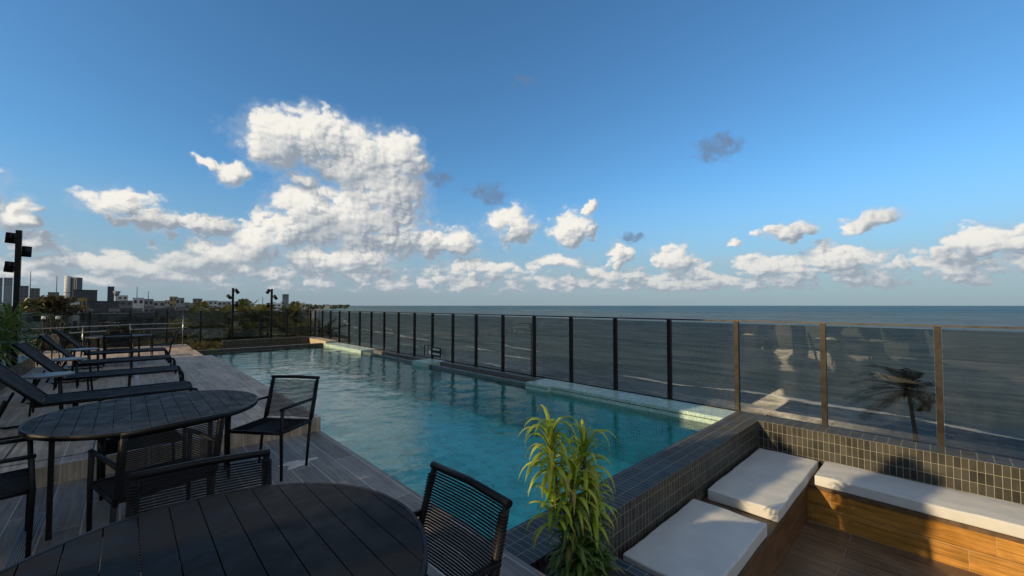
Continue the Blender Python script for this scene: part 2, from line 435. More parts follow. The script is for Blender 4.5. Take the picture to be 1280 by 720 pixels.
M_MOSAIC = tiles('sea_green_mosaic', 0.023, 0.023, (0.25, 0.42, 0.38), (0.50, 0.68, 0.60), (0.55, 0.62, 0.56), 0.003, 0.2, varn=0.12)
M_POOLT = tiles('teal_pool_tile', 0.05, 0.05, (0.06, 0.60, 0.55), (0.13, 0.76, 0.70), (0.42, 0.85, 0.82), 0.007, 0.3, varn=0.35)

# ------------------------------------------------------------------ terrain, sea
SEA_Z, LAND_Z = -14.4, -13.0
COAST = [(58,-900),(58,-60),(60,60),(63,105),(68,126),(72.9,156),(83,216),(100,300),(130,400),(176,534),(345,1075),(700,2000),(1500,4000),(2160,5426),(1900,5600),(-3000,9000)]
v = []; f = []
for (x, y) in COAST:
    dx = -14 if y < 600 else -40
    v += [(x, y, SEA_Z - 0.35), (x + dx, y, LAND_Z), (-9000, y if y < 5500 else 9000, LAND_Z)]
for i in range(len(COAST) - 1):
    a = 3 * i; f += [(a, a + 3, a + 4, a + 1), (a + 1, a + 4, a + 5, a + 2)]
gm = MB(); gm.v = v; gm.f = [t[::-1] for t in f]; gm.sm = [False] * len(f)
m, q, o = newmat('town_ground')
pos = q.new('ShaderNodeNewGeometry').outputs['Position']
n1 = q.noise(pos, 0.03, 6.0, 0.6); n2 = q.noise(pos, 0.25, 5.0)
c = q.mix(q.ramp(n1, 0.42, 0.55), (0.035, 0.05, 0.02), (0.09, 0.085, 0.075))
c = q.mix(q.ramp(n2, 0.5, 0.65), c, (0.05, 0.05, 0.05))
pz = q.sep(pos)[2]
c = q.mix(q.ramp(pz, -13.02, -13.25), c, q.mix(n2, (0.16, 0.13, 0.10), (0.085, 0.07, 0.055)))
b = q.new('ShaderNodeBsdfPrincipled', inp={'Base Color': c, 'Roughness': 0.85})
q.l.new(b.outputs[0], o.inputs[0])
struct(gm.build('ground', m), 'low coastal town ground with a dark sand beach at its edge', 'ground')

m, q, o = newmat('sea_water')
geo = q.new('ShaderNodeNewGeometry'); pos = geo.outputs['Position']
X, Y, Z = q.sep(pos)
dist = q.vm('LENGTH', q.comb(X, Y, 0.0)).outputs['Value']
sw = q.noise(q.vm('MULTIPLY', pos, (0.20, 0.07, 1)).outputs[0], 1.0, 4.0, 0.55)
ch = q.noise(q.vm('MULTIPLY', pos, (0.9, 0.55, 1)).outputs[0], 1.0, 5.0, 0.65)
big = q.noise(q.vm('MULTIPLY', pos, (0.004, 0.0012, 1)).outputs[0], 1.0, 4.0, 0.6)
near = q.mix(q.ramp(big, 0.35, 0.65), (0.066, 0.080, 0.072), (0.100, 0.112, 0.098))
far = q.mix(q.ramp(big, 0.4, 0.62), (0.020, 0.056, 0.078), (0.030, 0.088, 0.104))
base = q.mix(q.ramp(dist, 150, 2200), near, far)
wash = q.m('MULTIPLY', q.ramp(X, 92, 76), q.ramp(Y, 150, 60))
base = q.mix(wash, base, (0.048, 0.064, 0.088))
swl = q.noise(q.vm('MULTIPLY', pos, (0.11, 0.030, 1)).outputs[0], 1.0, 5.0, 0.6, dist=0.8)
sf = q.ramp(swl, 0.36, 0.66, 0.62, 1.55)
base = q.vm('MULTIPLY', base, q.comb(sf, sf, sf)).outputs[0]
chop = q.noise(q.vm('MULTIPLY', pos, (0.55, 0.16, 1)).outputs[0], 1.0, 7.0, 0.72, dist=0.7)
base = q.mix(q.m('MULTIPLY', q.ramp(chop, 0.48, 0.72), q.m('ADD', 0.35, q.m('MULTIPLY', wash, 0.5))), base, (0.16, 0.18, 0.19))
base = q.mix(q.ramp(ch, 0.35, 0.7), base, q.vm('MULTIPLY', base, (1.5, 1.5, 1.5)).outputs[0])
hgt = q.m('ADD', q.m('MULTIPLY', sw, 1.1), q.m('MULTIPLY', ch, 0.38))
bn = q.new('ShaderNodeBump', inp={'Strength': 1.0, 'Distance': 1.0, 'Height': hgt})
df = q.new('ShaderNodeBsdfDiffuse', inp={'Color': base})
q.l.new(bn.outputs[0], df.inputs['Normal'])
gl = q.new('ShaderNodeBsdfGlossy', inp={'Color': (0.54, 0.62, 0.62, 1), 'Roughness': 0.22}); q.l.new(bn.outputs[0], gl.inputs['Normal'])
fr = q.new('ShaderNodeFresnel', inp={'IOR': 1.33}); q.l.new(bn.outputs[0], fr.inputs['Normal'])
mx = q.new('ShaderNodeMixShader', inp={0: q.m('MINIMUM', q.m('MULTIPLY', fr.outputs[0], 0.75), 0.34), 1: df.outputs[0], 2: gl.outputs[0]})
q.l.new(mx.outputs[0], o.inputs[0])
sm_ = MB().quad((-20000, -40000, SEA_Z), (60000, -40000, SEA_Z), (60000, 60000, SEA_Z), (-20000, 60000, SEA_Z))
struct(sm_.build('sea', m), 'grey green sea reaching the horizon', 'sea')

# broken surf: ragged ribbons of foam lying on the water
m, q, o = newmat('sea_foam')
pos = q.new('ShaderNodeNewGeometry').outputs['Position']
uv = q.new('ShaderNodeUVMap').outputs[0]
U, V, _ = q.sep(uv)
edge = q.m('SUBTRACT', 1.0, q.m('ABSOLUTE', q.m('SUBTRACT', q.m('MULTIPLY', V, 2.0), 1.0)))
nn = q.noise(q.vm('MULTIPLY', pos, (1.3, 0.5, 1)).outputs[0], 1.0, 8.0, 0.75)
nl_ = q.noise(q.vm('MULTIPLY', pos, (0.06, 0.05, 1)).outputs[0], 1.0, 2.0)
aa = q.ramp(q.m('ADD', q.m('ADD', nn, q.m('MULTIPLY', edge, 0.42)), q.m('MULTIPLY', q.m('SUBTRACT', nl_, 0.5), 1.3)), 0.80, 1.0)
df = q.new('ShaderNodeBsdfDiffuse', inp={'Color': (0.72, 0.72, 0.68, 1)})
tr = q.new('ShaderNodeBsdfTransparent')
mx = q.new('ShaderNodeMixShader', inp={0: aa, 1: tr.outputs[0], 2: df.outputs[0]})
q.l.new(mx.outputs[0], o.inputs[0])
M_FOAM = m
m, q, o = newmat('foam_lace')
pos = q.new('ShaderNodeNewGeometry').outputs['Position']
V = q.sep(q.new('ShaderNodeUVMap').outputs[0])[1]
edge = q.m('SUBTRACT', 1.0, q.m('ABSOLUTE', q.m('SUBTRACT', q.m('MULTIPLY', V, 2.0), 1.0)))
lace = q.noise(q.vm('MULTIPLY', pos, (0.8, 0.22, 1)).outputs[0], 1.0, 8.0, 0.72, dist=1.2)
aa = q.m('MULTIPLY', q.ramp(q.m('ADD', lace, q.m('MULTIPLY', q.ramp(edge, 0.0, 0.5), 0.10)), 0.60, 0.80), 0.55)
df = q.new('ShaderNodeBsdfDiffuse', inp={'Color': (0.62, 0.63, 0.62, 1)})
mx = q.new('ShaderNodeMixShader', inp={0: aa, 1: q.new('ShaderNodeBsdfTransparent').outputs[0], 2: df.outputs[0]})
q.l.new(mx.outputs[0], o.inputs[0])
M_LACE = m
def ribbon(mb, pts, w0, w1, z):
    pts = [Vector((p[0], p[1], 0)) for p in pts]
    # resample
    P2 = []
    for i in range(len(pts) - 1):
        L = (pts[i+1] - pts[i]).length; n = max(2, min(60, int(L / 2.5)))
        for j in range(n): P2.append(pts[i].lerp(pts[i+1], j / n))
    P2.append(pts[-1])
    for it in range(12): P2 = [P2[0]] + [(P2[i-1] + P2[i]*2 + P2[i+1]) / 4 for i in range(1, len(P2)-1)] + [P2[-1]]
    b = len(mb.v); uvs = []
    for i, p in enumerate(P2):
        t = (P2[min(i+1, len(P2)-1)] - P2[max(i-1, 0)]).normalized(); nrm = Vector((t.y, -t.x, 0))
        wob = 1.1 * math.sin(i * 0.31 + b) + 0.7 * math.sin(i * 0.83 + 1.3 * b)
        ww = w0 + (w1 - w0) * i / len(P2)
        mb.v += [tuple(p + nrm * (wob - ww) + Vector((0, 0, z))), tuple(p + nrm * (wob + ww) + Vector((0, 0, z)))]
    for i in range(len(P2) - 1):
        mb.f.append((b + 2*i, b + 2*i + 1, b + 2*i + 3, b + 2*i + 2)); mb.sm.append(False)
        mb.uvl += [(i, 0), (i, 1), (i + 1, 1), (i + 1, 0)]
SURF = [(74,-60),(77.6,-6.2),(79.6,0),(80.7,12.4),(85.2,24.6),(83.4,33),(81.4,45.3),(82.4,61),(86.8,75),(90.3,99),(96.5,129),(98,157),(107.8,201),(113.6,255),(130,326),(196,515),(350,960)]
fm = MB(); fm.uvl = []
ribbon(fm, SURF, 1.7, 4.5, SEA_Z + 0.05)
fm2 = MB(); fm2.uvl = []
ribbon(fm2, [(69,62),(70.4,74),(74,103),(73.4,118),(80.8,135),(85.6,153),(84.2,165),(90,215),(104,300)], 1.0, 1.8, SEA_Z + 0.06)
ribbon(fm2, [(100,60),(104,90),(112,130),(116,170),(128,250),(150,330)], 0.9, 2.0, SEA_Z + 0.07)
fm3 = MB(); fm3.uvl = []
for (a, b_) in (((655,388.2),(692,387.6)),((668,386.8),(690,386.6)),((560,386.3),(600,386.0)),((700,391),(730,391.6)),((560,397),(572,398)),((895,398),(905,398.3))):
    pr = []
    for (x, y) in (a, b_):
        d = pix_ray(x, y); t = (SEA_Z - CAM_Z) / d.z; pr.append((d.x * t, d.y * t))
    wd = 0.014 * math.hypot(*pr[0])
    ribbon(fm3, pr, wd, wd, SEA_Z + 0.09)
fm4 = MB(); fm4.uvl = []
ribbon(fm4, [(x_ - 8.5, y_) for x_, y_ in SURF[:13]], 8.0, 9.0, SEA_Z + 0.03)
for mb, lab in ((fm4, 'thin lace of spent foam in the shallows below the surf line'), (fm, 'long broken white line of surf along the shore'), (fm2, 'thin inner lines of foam washing up the beach'), (fm3, 'faint far patches of white water near the horizon')):
    ob = mb.build('sea_foam', M_LACE if mb is fm4 else M_FOAM)
    ob.data.uv_layers[0].data.foreach_set('uv', np.array(mb.uvl, np.float32).ravel())
    tag(ob, lab, 'sea foam', None, 'stuff')

# ------------------------------------------------------------------ terrace floors
UPZ = 0.17
STEP_Y, UP_END, DX = 5.5, 14.55, 1.84
dm = MB()
dm.box(-4.0, DX, -4.5, STEP_Y, -0.12, 0.0)
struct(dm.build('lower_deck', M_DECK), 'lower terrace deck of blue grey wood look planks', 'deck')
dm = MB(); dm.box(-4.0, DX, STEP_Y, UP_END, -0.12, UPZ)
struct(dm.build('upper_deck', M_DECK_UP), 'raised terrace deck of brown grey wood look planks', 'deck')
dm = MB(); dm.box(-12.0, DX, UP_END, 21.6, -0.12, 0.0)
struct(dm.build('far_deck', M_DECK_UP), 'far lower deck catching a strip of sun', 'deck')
M_DRAINF = pbr('dull_steel', (0.20, 0.21, 0.22), 0.5)
pd_ = MB().box(-0.50, -0.43, 2.6, 4.79, 0.0, 0.004)
m = tiles('perforated_drain', 0.012, 0.012, (0.25, 0.28, 0.31), (0.33, 0.36, 0.38), (0.05, 0.05, 0.05), 0.005, 0.35)
dr = pd_.build('floor_drain', m); tag(dr, 'narrow steel grate drain set in the lower deck beside the round table', 'drain')
MB().box(-0.515, -0.502, 2.6, 4.805, 0.0, 0.006).box(-0.428, -0.415, 2.6, 4.805, 0.0, 0.006).box(-0.502, -0.428, 4.792, 4.805, 0, 0.006).build('drain_frame', M_DRAINF, dr)
ds = MB().box(0.16, 0.22, 8.2, 14.3, UPZ, UPZ + 0.004)
tag(ds.build('floor_drain', M_STEEL), 'long pale steel strip drain running under the loungers', 'drain')
hm = MB()
for (x0, x1, y0, y1) in ((-0.80, -0.20, 5.74, 5.752), (-0.80, -0.20, 6.70, 6.712), (-0.80, -0.788, 5.752, 6.70), (-0.212, -0.20, 5.752, 6.70)):
    hm.box(x0, x1, y0, y1, UPZ, UPZ + 0.003)
tag(hm.build('floor_hatch', M_BLACK), 'thin dark outline of an access hatch in the raised deck', 'hatch')
# puddle
pm = MB(); n = 26
pts = []
for i in range(n):
    t = 2 * math.pi * i / n
    r = 1 + 0.28 * math.sin(3 * t + 1) + 0.2 * math.sin(5 * t) + 0.14 * math.sin(9 * t + 2)
    pts.append((1.30 + 0.15 * r * math.cos(t), 4.52 + 0.10 * r * math.sin(t), 0.0025))
pm.v = pts; pm.f = [tuple(range(n))]; pm.sm = [False]
m, q, o = newmat('wet_film')
b = q.new('ShaderNodeBsdfPrincipled', inp={'Base Color': (0.30, 0.31, 0.31, 1), 'Roughness': 0.06}); q.l.new(b.outputs[0], o.inputs[0])
tag(pm.build('water_puddle', m), 'small pale wet patch on the deck under the armchair by the pool', 'puddle')

# ------------------------------------------------------------------ pool
WZ = -0.12
PX0, PX1, PY0, PY1 = DX, 6.2, 2.16, 18.1
pf = MB()
pf.quad((PX0, PY0, -1.05), (PX1, PY0, -1.05), (PX1, PY1, -1.05), (PX0, PY1, -1.05))
pf.quad((PX0, PY0, -1.05), (PX0, PY1, -1.05), (PX0, PY1, -0.125), (PX0, PY0, -0.125))
pf.quad((PX1, PY1, -1.05), (PX1, PY0, -1.05), (PX1, PY0, -0.2), (PX1, PY1, -0.2))
pf.quad((PX0, PY1, -1.05), (PX1, PY1, -1.05), (PX1, PY1, -0.2), (PX0, PY1, -0.2))
pf.quad((PX1, PY0, -1.05), (PX0, PY0, -1.05), (PX0, PY0, -0.2), (PX1, PY0, -0.2))
struct(pf.build('pool_floor', M_POOLT), 'teal tiled basin of the swimming pool', 'pool basin')
# rippled water surface
nx, ny = 150, 520
xs = np.linspace(PX0 + 0.002, PX1 - 0.002, nx); ys = np.linspace(PY0 + 0.002, PY1 - 0.002, ny)
GX, GY = np.meshgrid(xs, ys)
Hh = np.zeros_like(GX)
for i in range(70):
    lam = 0.16 * (1.0 / 0.16) ** RNG.random() * 1.15
    th = RNG.normal(R(60), R(42)); kk = 2 * math.pi / lam
    amp = 0.0010 * lam ** 0.9
    Hh += amp * np.sin(kk * (GX * math.cos(th) + GY * math.sin(th)) + RNG.random() * 6.28)
damp = np.clip((GY - 2.5) / 6.0, 0.35, 1.0)
Hh *= damp
for (cx, cy, a0) in ((2.6, 4.2, 0.0007),):
    rr = np.hypot(GX - cx, GY - cy); Hh += a0 * np.exp(-(rr / 1.0) ** 2) * np.sin(rr * 26)
wm = bpy.data.meshes.new('pool_water')
vv = np.stack([GX, GY, WZ + Hh], -1).reshape(-1, 3)
idx = np.arange(nx * ny).reshape(ny, nx)
ff = np.stack([idx[:-1, :-1], idx[:-1, 1:], idx[1:, 1:], idx[1:, :-1]], -1).reshape(-1, 4)
wm.vertices.add(len(vv)); wm.vertices.foreach_set('co', vv.ravel())
wm.loops.add(ff.size); wm.loops.foreach_set('vertex_index', ff.ravel().astype(np.int32))
wm.polygons.add(len(ff)); wm.polygons.foreach_set('loop_start', np.arange(0, ff.size, 4, dtype=np.int32))
wm.polygons.foreach_set('use_smooth', np.ones(len(ff), bool)); wm.update(); wm.validate()
m, q, o = newmat('pool_water')
pos = q.new('ShaderNodeNewGeometry').outputs['Position']
bn = q.new('ShaderNodeBump', inp={'Strength': 0.35, 'Distance': 0.02, 'Height': q.noise(q.vm('MULTIPLY', pos, (7, 5, 1)).outputs[0], 1.0, 4.0, 0.6)})
fr = q.new('ShaderNodeFresnel', inp={'IOR': 1.33}); q.l.new(bn.outputs[0], fr.inputs['Normal'])
tr = q.new('ShaderNodeBsdfTransparent', inp={'Color': (0.70, 0.97, 0.95, 1)})
gl = q.new('ShaderNodeBsdfGlossy', inp={'Color': (1, 1, 1, 1), 'Roughness': 0.02}); q.l.new(bn.outputs[0], gl.inputs['Normal'])
mx = q.new('ShaderNodeMixShader', inp={0: fr.outputs[0], 1: tr.outputs[0], 2: gl.outputs[0]})
q.l.new(mx.outputs[0], o.inputs[0])
wm.materials.append(m)
wob = bpy.data.objects.new('pool_water', wm); COL.objects.link(wob)
struct(wob, 'rippled turquoise water of the swimming pool', 'water')

# pool rim on the sea side: raised mosaic blocks and low overflow lips
kb = thing('pool_kerb', 'sea green mosaic overflow edge of the pool below the glass fence', 'kerb', (6.4, 10, 0))
def kerb(name, boxes, mat):
    mb = MB()
    for b_ in boxes: mb.box(b_[0]-6.4, b_[1]-6.4, b_[2]-10, b_[3]-10, b_[4], b_[5])
    return mb.build(name, mat, kb)
kerb('raised_block', [(6.2, 6.735, PY0 + 0.002, 5.38, -1.0, 0.0), (6.08, 6.735, 5.382, 6.0, -1.0, 0.0)], M_MOSAIC)
kerb('raised_block', [(6.08, 6.735, 9.9, 10.65, -1.0, 0.0)], M_MOSAIC)
kerb('raised_block', [(6.12, 6.735, 14.3, 18.1, -1.0, 0.0)], M_MOSAIC)
kerb('raised_block', [(6.22, 6.735, 18.102, 21.3, -0.2, 0.08)], pbr('sand_render', (0.42, 0.36, 0.26), 0.8))
kerb('groove', [(6.194, 6.2, PY0 + 0.01, 5.38, -0.058, -0.050), (6.074, 6.08, 5.39, 5.99, -0.058, -0.050)], M_BLACK)
M_LIP = pbr('dark_overflow_stone', (0.11, 0.15, 0.14), 0.35)
kerb('overflow_lip', [(6.2, 6.30, 6.002, 9.898, -1.0, -0.055), (6.2, 6.30, 10.652, 14.298, -1.0, -0.055)], M_LIP)
kerb('overflow_lip', [(6.56, 6.735, 6.002, 9.898, -1.0, -0.02), (6.56, 6.735, 10.652, 14.298, -1.0, -0.02)], pbr('grey_lip', (0.13, 0.13, 0.12), 0.5))
kerb('gutter', [(6.302, 6.558, 6.002, 9.898, -1.0, -0.22), (6.302, 6.558, 10.652, 14.298, -1.0, -0.22)], M_LIP)

# planter walls across the far end of the pool
mb = MB().box(1.842, 6.118, 18.102, 18.36, -1.0, 0.0)
tag(mb.build('pool_end_wall', M_TILE), 'low dark tiled wall closing the far end of the pool', 'wall')
mb = MB().box(2.9, 6.2, 20.3, 20.55, -0.2, 0.16)
tag(mb.build('planter_wall', M_TILE), 'second dark low wall behind the pool end, in front of the palms', 'wall')

# ------------------------------------------------------------------ sunken lounge
mb = MB().box(2.45, 7.05, 1.785, 2.158, -1.0, 0.0)
tag(mb.build('divider_wall', M_TILE, uvoff=(0.0, -1.785 + 0.1157 * 20)), 'dark tiled wall between the pool and the sunken seating', 'wall')
mb = MB().box(1.842, 2.449, 1.785, 2.158, -1.0, 0.0)
tag(mb.build('divider_wall_end', M_TILE, uvoff=(0.0, -1.785 + 0.1157 * 20)), 'short tiled end of the pool wall behind the leafy plant', 'wall')
mb = MB().box(6.412, 6.765, -4.0, 1.784, -1.1, 0.0)
tag(mb.build('parapet_wall', M_TILE, uvoff=(0, 0)), 'sunlit dark tiled parapet behind the long white cushion', 'wall')
mb = MB().box(2.31, 2.58, -4.0, 1.784, -1.0, -0.19)
tag(mb.build('ledge_wall', M_TILE), 'low tiled ledge at the near end of the seating beside the plant', 'wall')
mb = MB().box(1.842, 2.308, -4.0, 1.784, -1.0, -0.06)
tag(mb.build('planter_soil', pbr('dark_soil', (0.03, 0.022, 0.015), 0.95, bump=1.0, bscale=40)), 'strip of dark soil along the deck edge under the leafy plant', 'soil')
mb = MB().box(2.582, 5.78, -4.0, 1.12, -1.1, -0.89)
struct(mb.build('lounge_floor', M_WOODF), 'brown plank floor of the sunken seating area', 'floor')
bench = thing('corner_bench', 'built in L shaped bench clad in amber wood planks', 'bench', (5.0, 1.2, -0.89))
def bp(name, x0, x1, y0, y1, z0, z1, mat, uvo=(0, 0)):
    return MB().box(x0-5, x1-5, y0-1.2, y1-1.2, z0+0.89, z1+0.89).build(name, mat, bench, uvoff=uvo)
M_SEATW = pbr('dark_wood_edge', (0.10, 0.06, 0.032), 0.5, var=0.25, vscale=14)
bp('bench_seat', 2.582, 6.41, 1.10, 1.783, -0.50, -0.46, M_SEATW)
bp('bench_seat', 5.77, 6.41, -4.0, 1.098, -0.50, -0.46, M_SEATW)
bp('front_panel', 2.582, 5.80, 1.12, 1.16, -0.89, -0.502, tiles('dark_wood_panel', 1.2, 0.2, (0.11, 0.055, 0.025), (0.16, 0.085, 0.04), (0.13, 0.085, 0.055), 0.004, 0.36, 0.4, grain=(1.3, 30.0, 0.45)))
bp('front_panel', 5.79, 5.83, -4.0, 1.118, -0.68, -0.502, M_WOOD, (0.3, 0.01))
bp('front_panel', 5.786, 5.83, -4.0, 1.118, -0.89, -0.684, M_WOOD, (0.85, 0.005))
def cushion(name, x0, x1, y0, y1, z0, z1, label, group='white seat cushions on the bench', seed=0):
    bm = bmesh.new()
    bmesh.ops.create_cube(bm, size=1.0)
    for v_ in bm.verts: v_.co = Vector((v_.co.x * (x1-x0), v_.co.y * (y1-y0), v_.co.z * (z1-z0)))
    bmesh.ops.bevel(bm, geom=list(bm.edges), offset=0.015, segments=4, profile=0.6, affect='EDGES')
    me_ = [e for e in bm.edges if e.calc_length() > 0.2]
    bmesh.ops.subdivide_edges(bm, edges=me_, cuts=26, use_grid_fill=True)
    rnd = random.Random(seed); ph = [rnd.random() * 6 for _ in range(8)]
    for v_ in bm.verts:
        x, y, z = v_.co
        s_ = 0.0030 * math.sin(9*x + 5*y + ph[0]) + 0.0022 * math.sin(17*y - 6*x + ph[1]) + 0.0018 * math.sin(31*x + 11*y + ph[2])
        ex = min(1, (x1-x0)/2 - abs(x)) / 0.15; ey = min(1, ((y1-y0)/2 - abs(y)) / 0.15)
        if z > 0: v_.co.z += s_ + 0.010 * max(0, min(1, ex)) * max(0, min(1, ey))
        v_.co.y += 0.0015 * math.sin(8*x + ph[3]) * (1 if y > 0 else -1)
        v_.co.x += 0.0015 * math.sin(9*y + ph[4]) * (1 if x > 0 else -1)
    me = bpy.data.meshes.new(name); bm.to_mesh(me); bm.free()
    me.polygons.foreach_set('use_smooth', [True] * len(me.polygons)); me.materials.append(M_CUSH)
    o_ = bpy.data.objects.new(name, me); COL.objects.link(o_); o_.location = ((x0+x1)/2, (y0+y1)/2, (z0+z1)/2)
    tag(o_, label, 'cushion', group)
    mb = MB(); hx, hy, hz = (x1-x0)/2 - 0.004, (y1-y0)/2 - 0.004, (z1-z0)/2 - 0.018
    ring = [(-hx, -hy+.02, hz), (-hx+.02, -hy, hz), (hx-.02, -hy, hz), (hx, -hy+.02, hz), (hx, hy-.02, hz), (hx-.02, hy, hz), (-hx+.02, hy, hz), (-hx, hy-.02, hz), (-hx, -hy+.02, hz)]
    mb.tube(ring, 0.004, 6, caps=False); mb.build('piping', M_CUSH, o_)
    return o_
cushion('seat_cushion', 2.86, 4.20, 1.11, 1.76, -0.458, -0.345, 'white cushion nearest the leafy plant, wholly in shade', seed=1)
cushion('seat_cushion', 4.52, 6.33, 1.10, 1.75, -0.458, -0.345, 'white corner cushion with streaks of sun against the pool wall', seed=2)
cushion('seat_cushion', 5.77, 6.395, -3.2, 1.04, -0.458, -0.345, 'long white cushion along the sunlit parapet', seed=3)

# ------------------------------------------------------------------ glass fences
M_GLASS = glass('smoked_glass', (0.62, 0.645, 0.65))
FX = 6.80
fence = thing('glass_fence', 'long smoked glass fence with bronze posts on the sea side', 'fence', (FX, 0, 0))
FY = [0.03 + 1.066 * i for i in range(-4, 20)] + [21.32]
ZT = 1.355
base_z = lambda y: -0.25
for y in FY:
    mb = MB().box(-0.032, 0.032, y - 0.03, y + 0.03, -0.3, ZT - 0.001)
    mb.build('post', M_BRONZE, fence)
for a, b_ in zip(FY[:-1], FY[1:]):
    mb = MB().box(-0.005, 0.005, a + 0.034, b_ - 0.034, -0.02 if a < 2.0 else 0.012, ZT - 0.03)
    mb.build('glass_pane', M_GLASS, fence)
MB().box(-0.045, 0.045, FY[0] - 0.1, 21.36, ZT, ZT + 0.022).build('top_rail', M_BRONZE_LIGHT, fence)
MB().box(-0.02, 0.02, 2.2, 21.3, -0.022, 0.010).build('bottom_rail', M_BRONZE, fence)
ffence = thing('glass_fence', 'glass fence with black posts closing the far end of the terrace', 'fence', (0, 21.35, 0))
FXs = [-5.4, -4.3, -3.2, -2.05, -0.95, 0.12, 1.2, 2.28, 3.4, 4.45, 5.55, 6.6]
for x in FXs: MB().box(x - 0.03, x + 0.03, -0.03, 0.03, 0, ZT - 0.001).build('post', M_BLACK, ffence)
for a, b_ in zip(FXs[:-1], FXs[1:]): MB().box(a + 0.034, b_ - 0.034, -0.005, 0.005, 0.05, ZT - 0.03).build('glass_pane', M_GLASS, ffence)
MB().box(-5.5, 6.74, -0.045, 0.045, ZT, ZT + 0.022).build('top_rail', M_BLACK, ffence)

# small black sign hung on a post
sg = thing('fence_sign', 'small black sign with two rows of white lettering hung on the sea fence', 'sign', (6.70, 10.55, 0.03))
MB().box(-0.012, 0.012, -0.46, -0.02, 0.05, 0.33).build('sign_board', M_BLACK, sg)
mb = MB().tube([(0, 0.0, 0.02), (0, 0.0, 0.36), (0, 0.42, 0.36), (0, 0.42, 0.02)], 0.012, 6); mb.tube([(0, 0.21, 0.36), (0, 0.21, 0.04)], 0.008, 6)
mb.build('bracket', M_BLACK, sg)
M_PAINT = pbr('white_paint', (0.8, 0.8, 0.78), 0.6)
rr = random.Random(4)
for row, z in enumerate((0.24, 0.11)):
    mb = MB(); y = -0.06
    while y > -0.40:
        wd = rr.uniform(0.018, 0.034); mb.box(-0.0145, -0.0125, y - wd, y, z - rr.uniform(0.0, 0.008), z + rr.uniform(0.05, 0.062)); y -= wd + 0.014
    mb.build('lettering', M_PAINT, sg)

# ------------------------------------------------------------------ chairs
def make_chair():
    t = thing('armchair', 'x', 'chair', (0, 0, 0), 0, 'black rope armchairs')
    r = 0.0155
    BT = (-0.335, 0.84); BB = (-0.215, 0.40)
    # frame
    mb = MB()
    mb.tube([(-0.255, BB[0], BB[1]), (-0.255, -0.24, 0.52), (-0.252, BT[0], BT[1]-.012)], r, 8)
    mb.tube([(0.255, BB[0], BB[1]), (0.255, -0.24, 0.52), (0.252, BT[0], BT[1]-.012)], r, 8)
    mb.tube([(-0.268, BT[0], BT[1]), (0, BT[0]-0.012, BT[1]+0.004), (0.268, BT[0], BT[1])], 0.017, 8)
    mb.build('back_frame', M_BLACK, t)
    # cords of the back: wound round the side tubes
    mb = MB(); n = 30
    for i in range(n):
        k_ = (i + 0.5) / n
        z = 0.445 + k_ * 0.365; y = BB[0] - 0.02 + (BT[0] - BB[0] + 0.02) * ((z - 0.42) / 0.42)
        x = 0.272
        mb.tube([(-x, y + 0.004, z), (-0.25, y - 0.017, z + .002), (-0.12, y - 0.026, z + .002), (0, y - 0.030, z + .002), (0.12, y - 0.026, z + .002), (0.25, y - 0.017, z + .002), (x, y + 0.004, z)], 0.0042, 5)
        for sx in (-1, 1):
            mb.tube([(sx * 0.272, y, z - .004), (sx * 0.262, y + 0.019, z), (sx * 0.240, y + 0.019, z), (sx * 0.234, y, z)], 0.0048, 5)
    for i in range(n):
        k_ = (i + 0.5) / n
        if i % 2 == 0: continue
    mb.build('woven_back', M_ROPE, t)
    # seat: sagging cords
    mb = MB(); n = 34
    for i in range(n):
        y = -0.20 + 0.42 * (i + 0.5) / n
        mb.tube([(-0.262, y, 0.435), (-0.15, y, 0.420), (0, y, 0.412), (0.15, y, 0.420), (0.262, y, 0.435)], 0.0062, 5)
    # closed weave below
    mb.quad((-0.25, -0.2, 0.424), (0.25, -0.2, 0.424), (0.25, 0.22, 0.424), (-0.25, 0.22, 0.424))
    mb.build('seat', M_ROPE, t)
    mb = MB()
    mb.tube([(-0.262, -0.22, 0.425), (-0.262, 0.23, 0.43), (0.262, 0.23, 0.43), (0.262, -0.22, 0.425), (-0.262, -0.22, 0.425)], r, 8)
    mb.build('seat_frame', M_BLACK, t)
    for sx in (-1, 1):
        MB().tube([(sx * 0.268, 0.215, 0.0), (sx * 0.268, 0.225, 0.42), (sx * 0.268, 0.215, 0.640)], [0.0125, 0.0155, 0.0155], 8).build('leg', M_BLACK, t)
        MB().tube([(sx * 0.260, -0.155, 0.0), (sx * 0.258, BB[0], BB[1] + 0.03)], [0.0125, 0.0155], 8).build('leg', M_BLACK, t)
        MB().tube([(sx * 0.268, 0.235, 0.645), (sx * 0.270, 0.05, 0.650), (sx * 0.262, -0.285, 0.640)], 0.0165, 8, flat=0.8).build('armrest', M_BLACK, t)
    return t
proto = make_chair()
FAC = lambda fx, fy: math.atan2(-fx, fy)      # local +Y turned to (fx, fy)
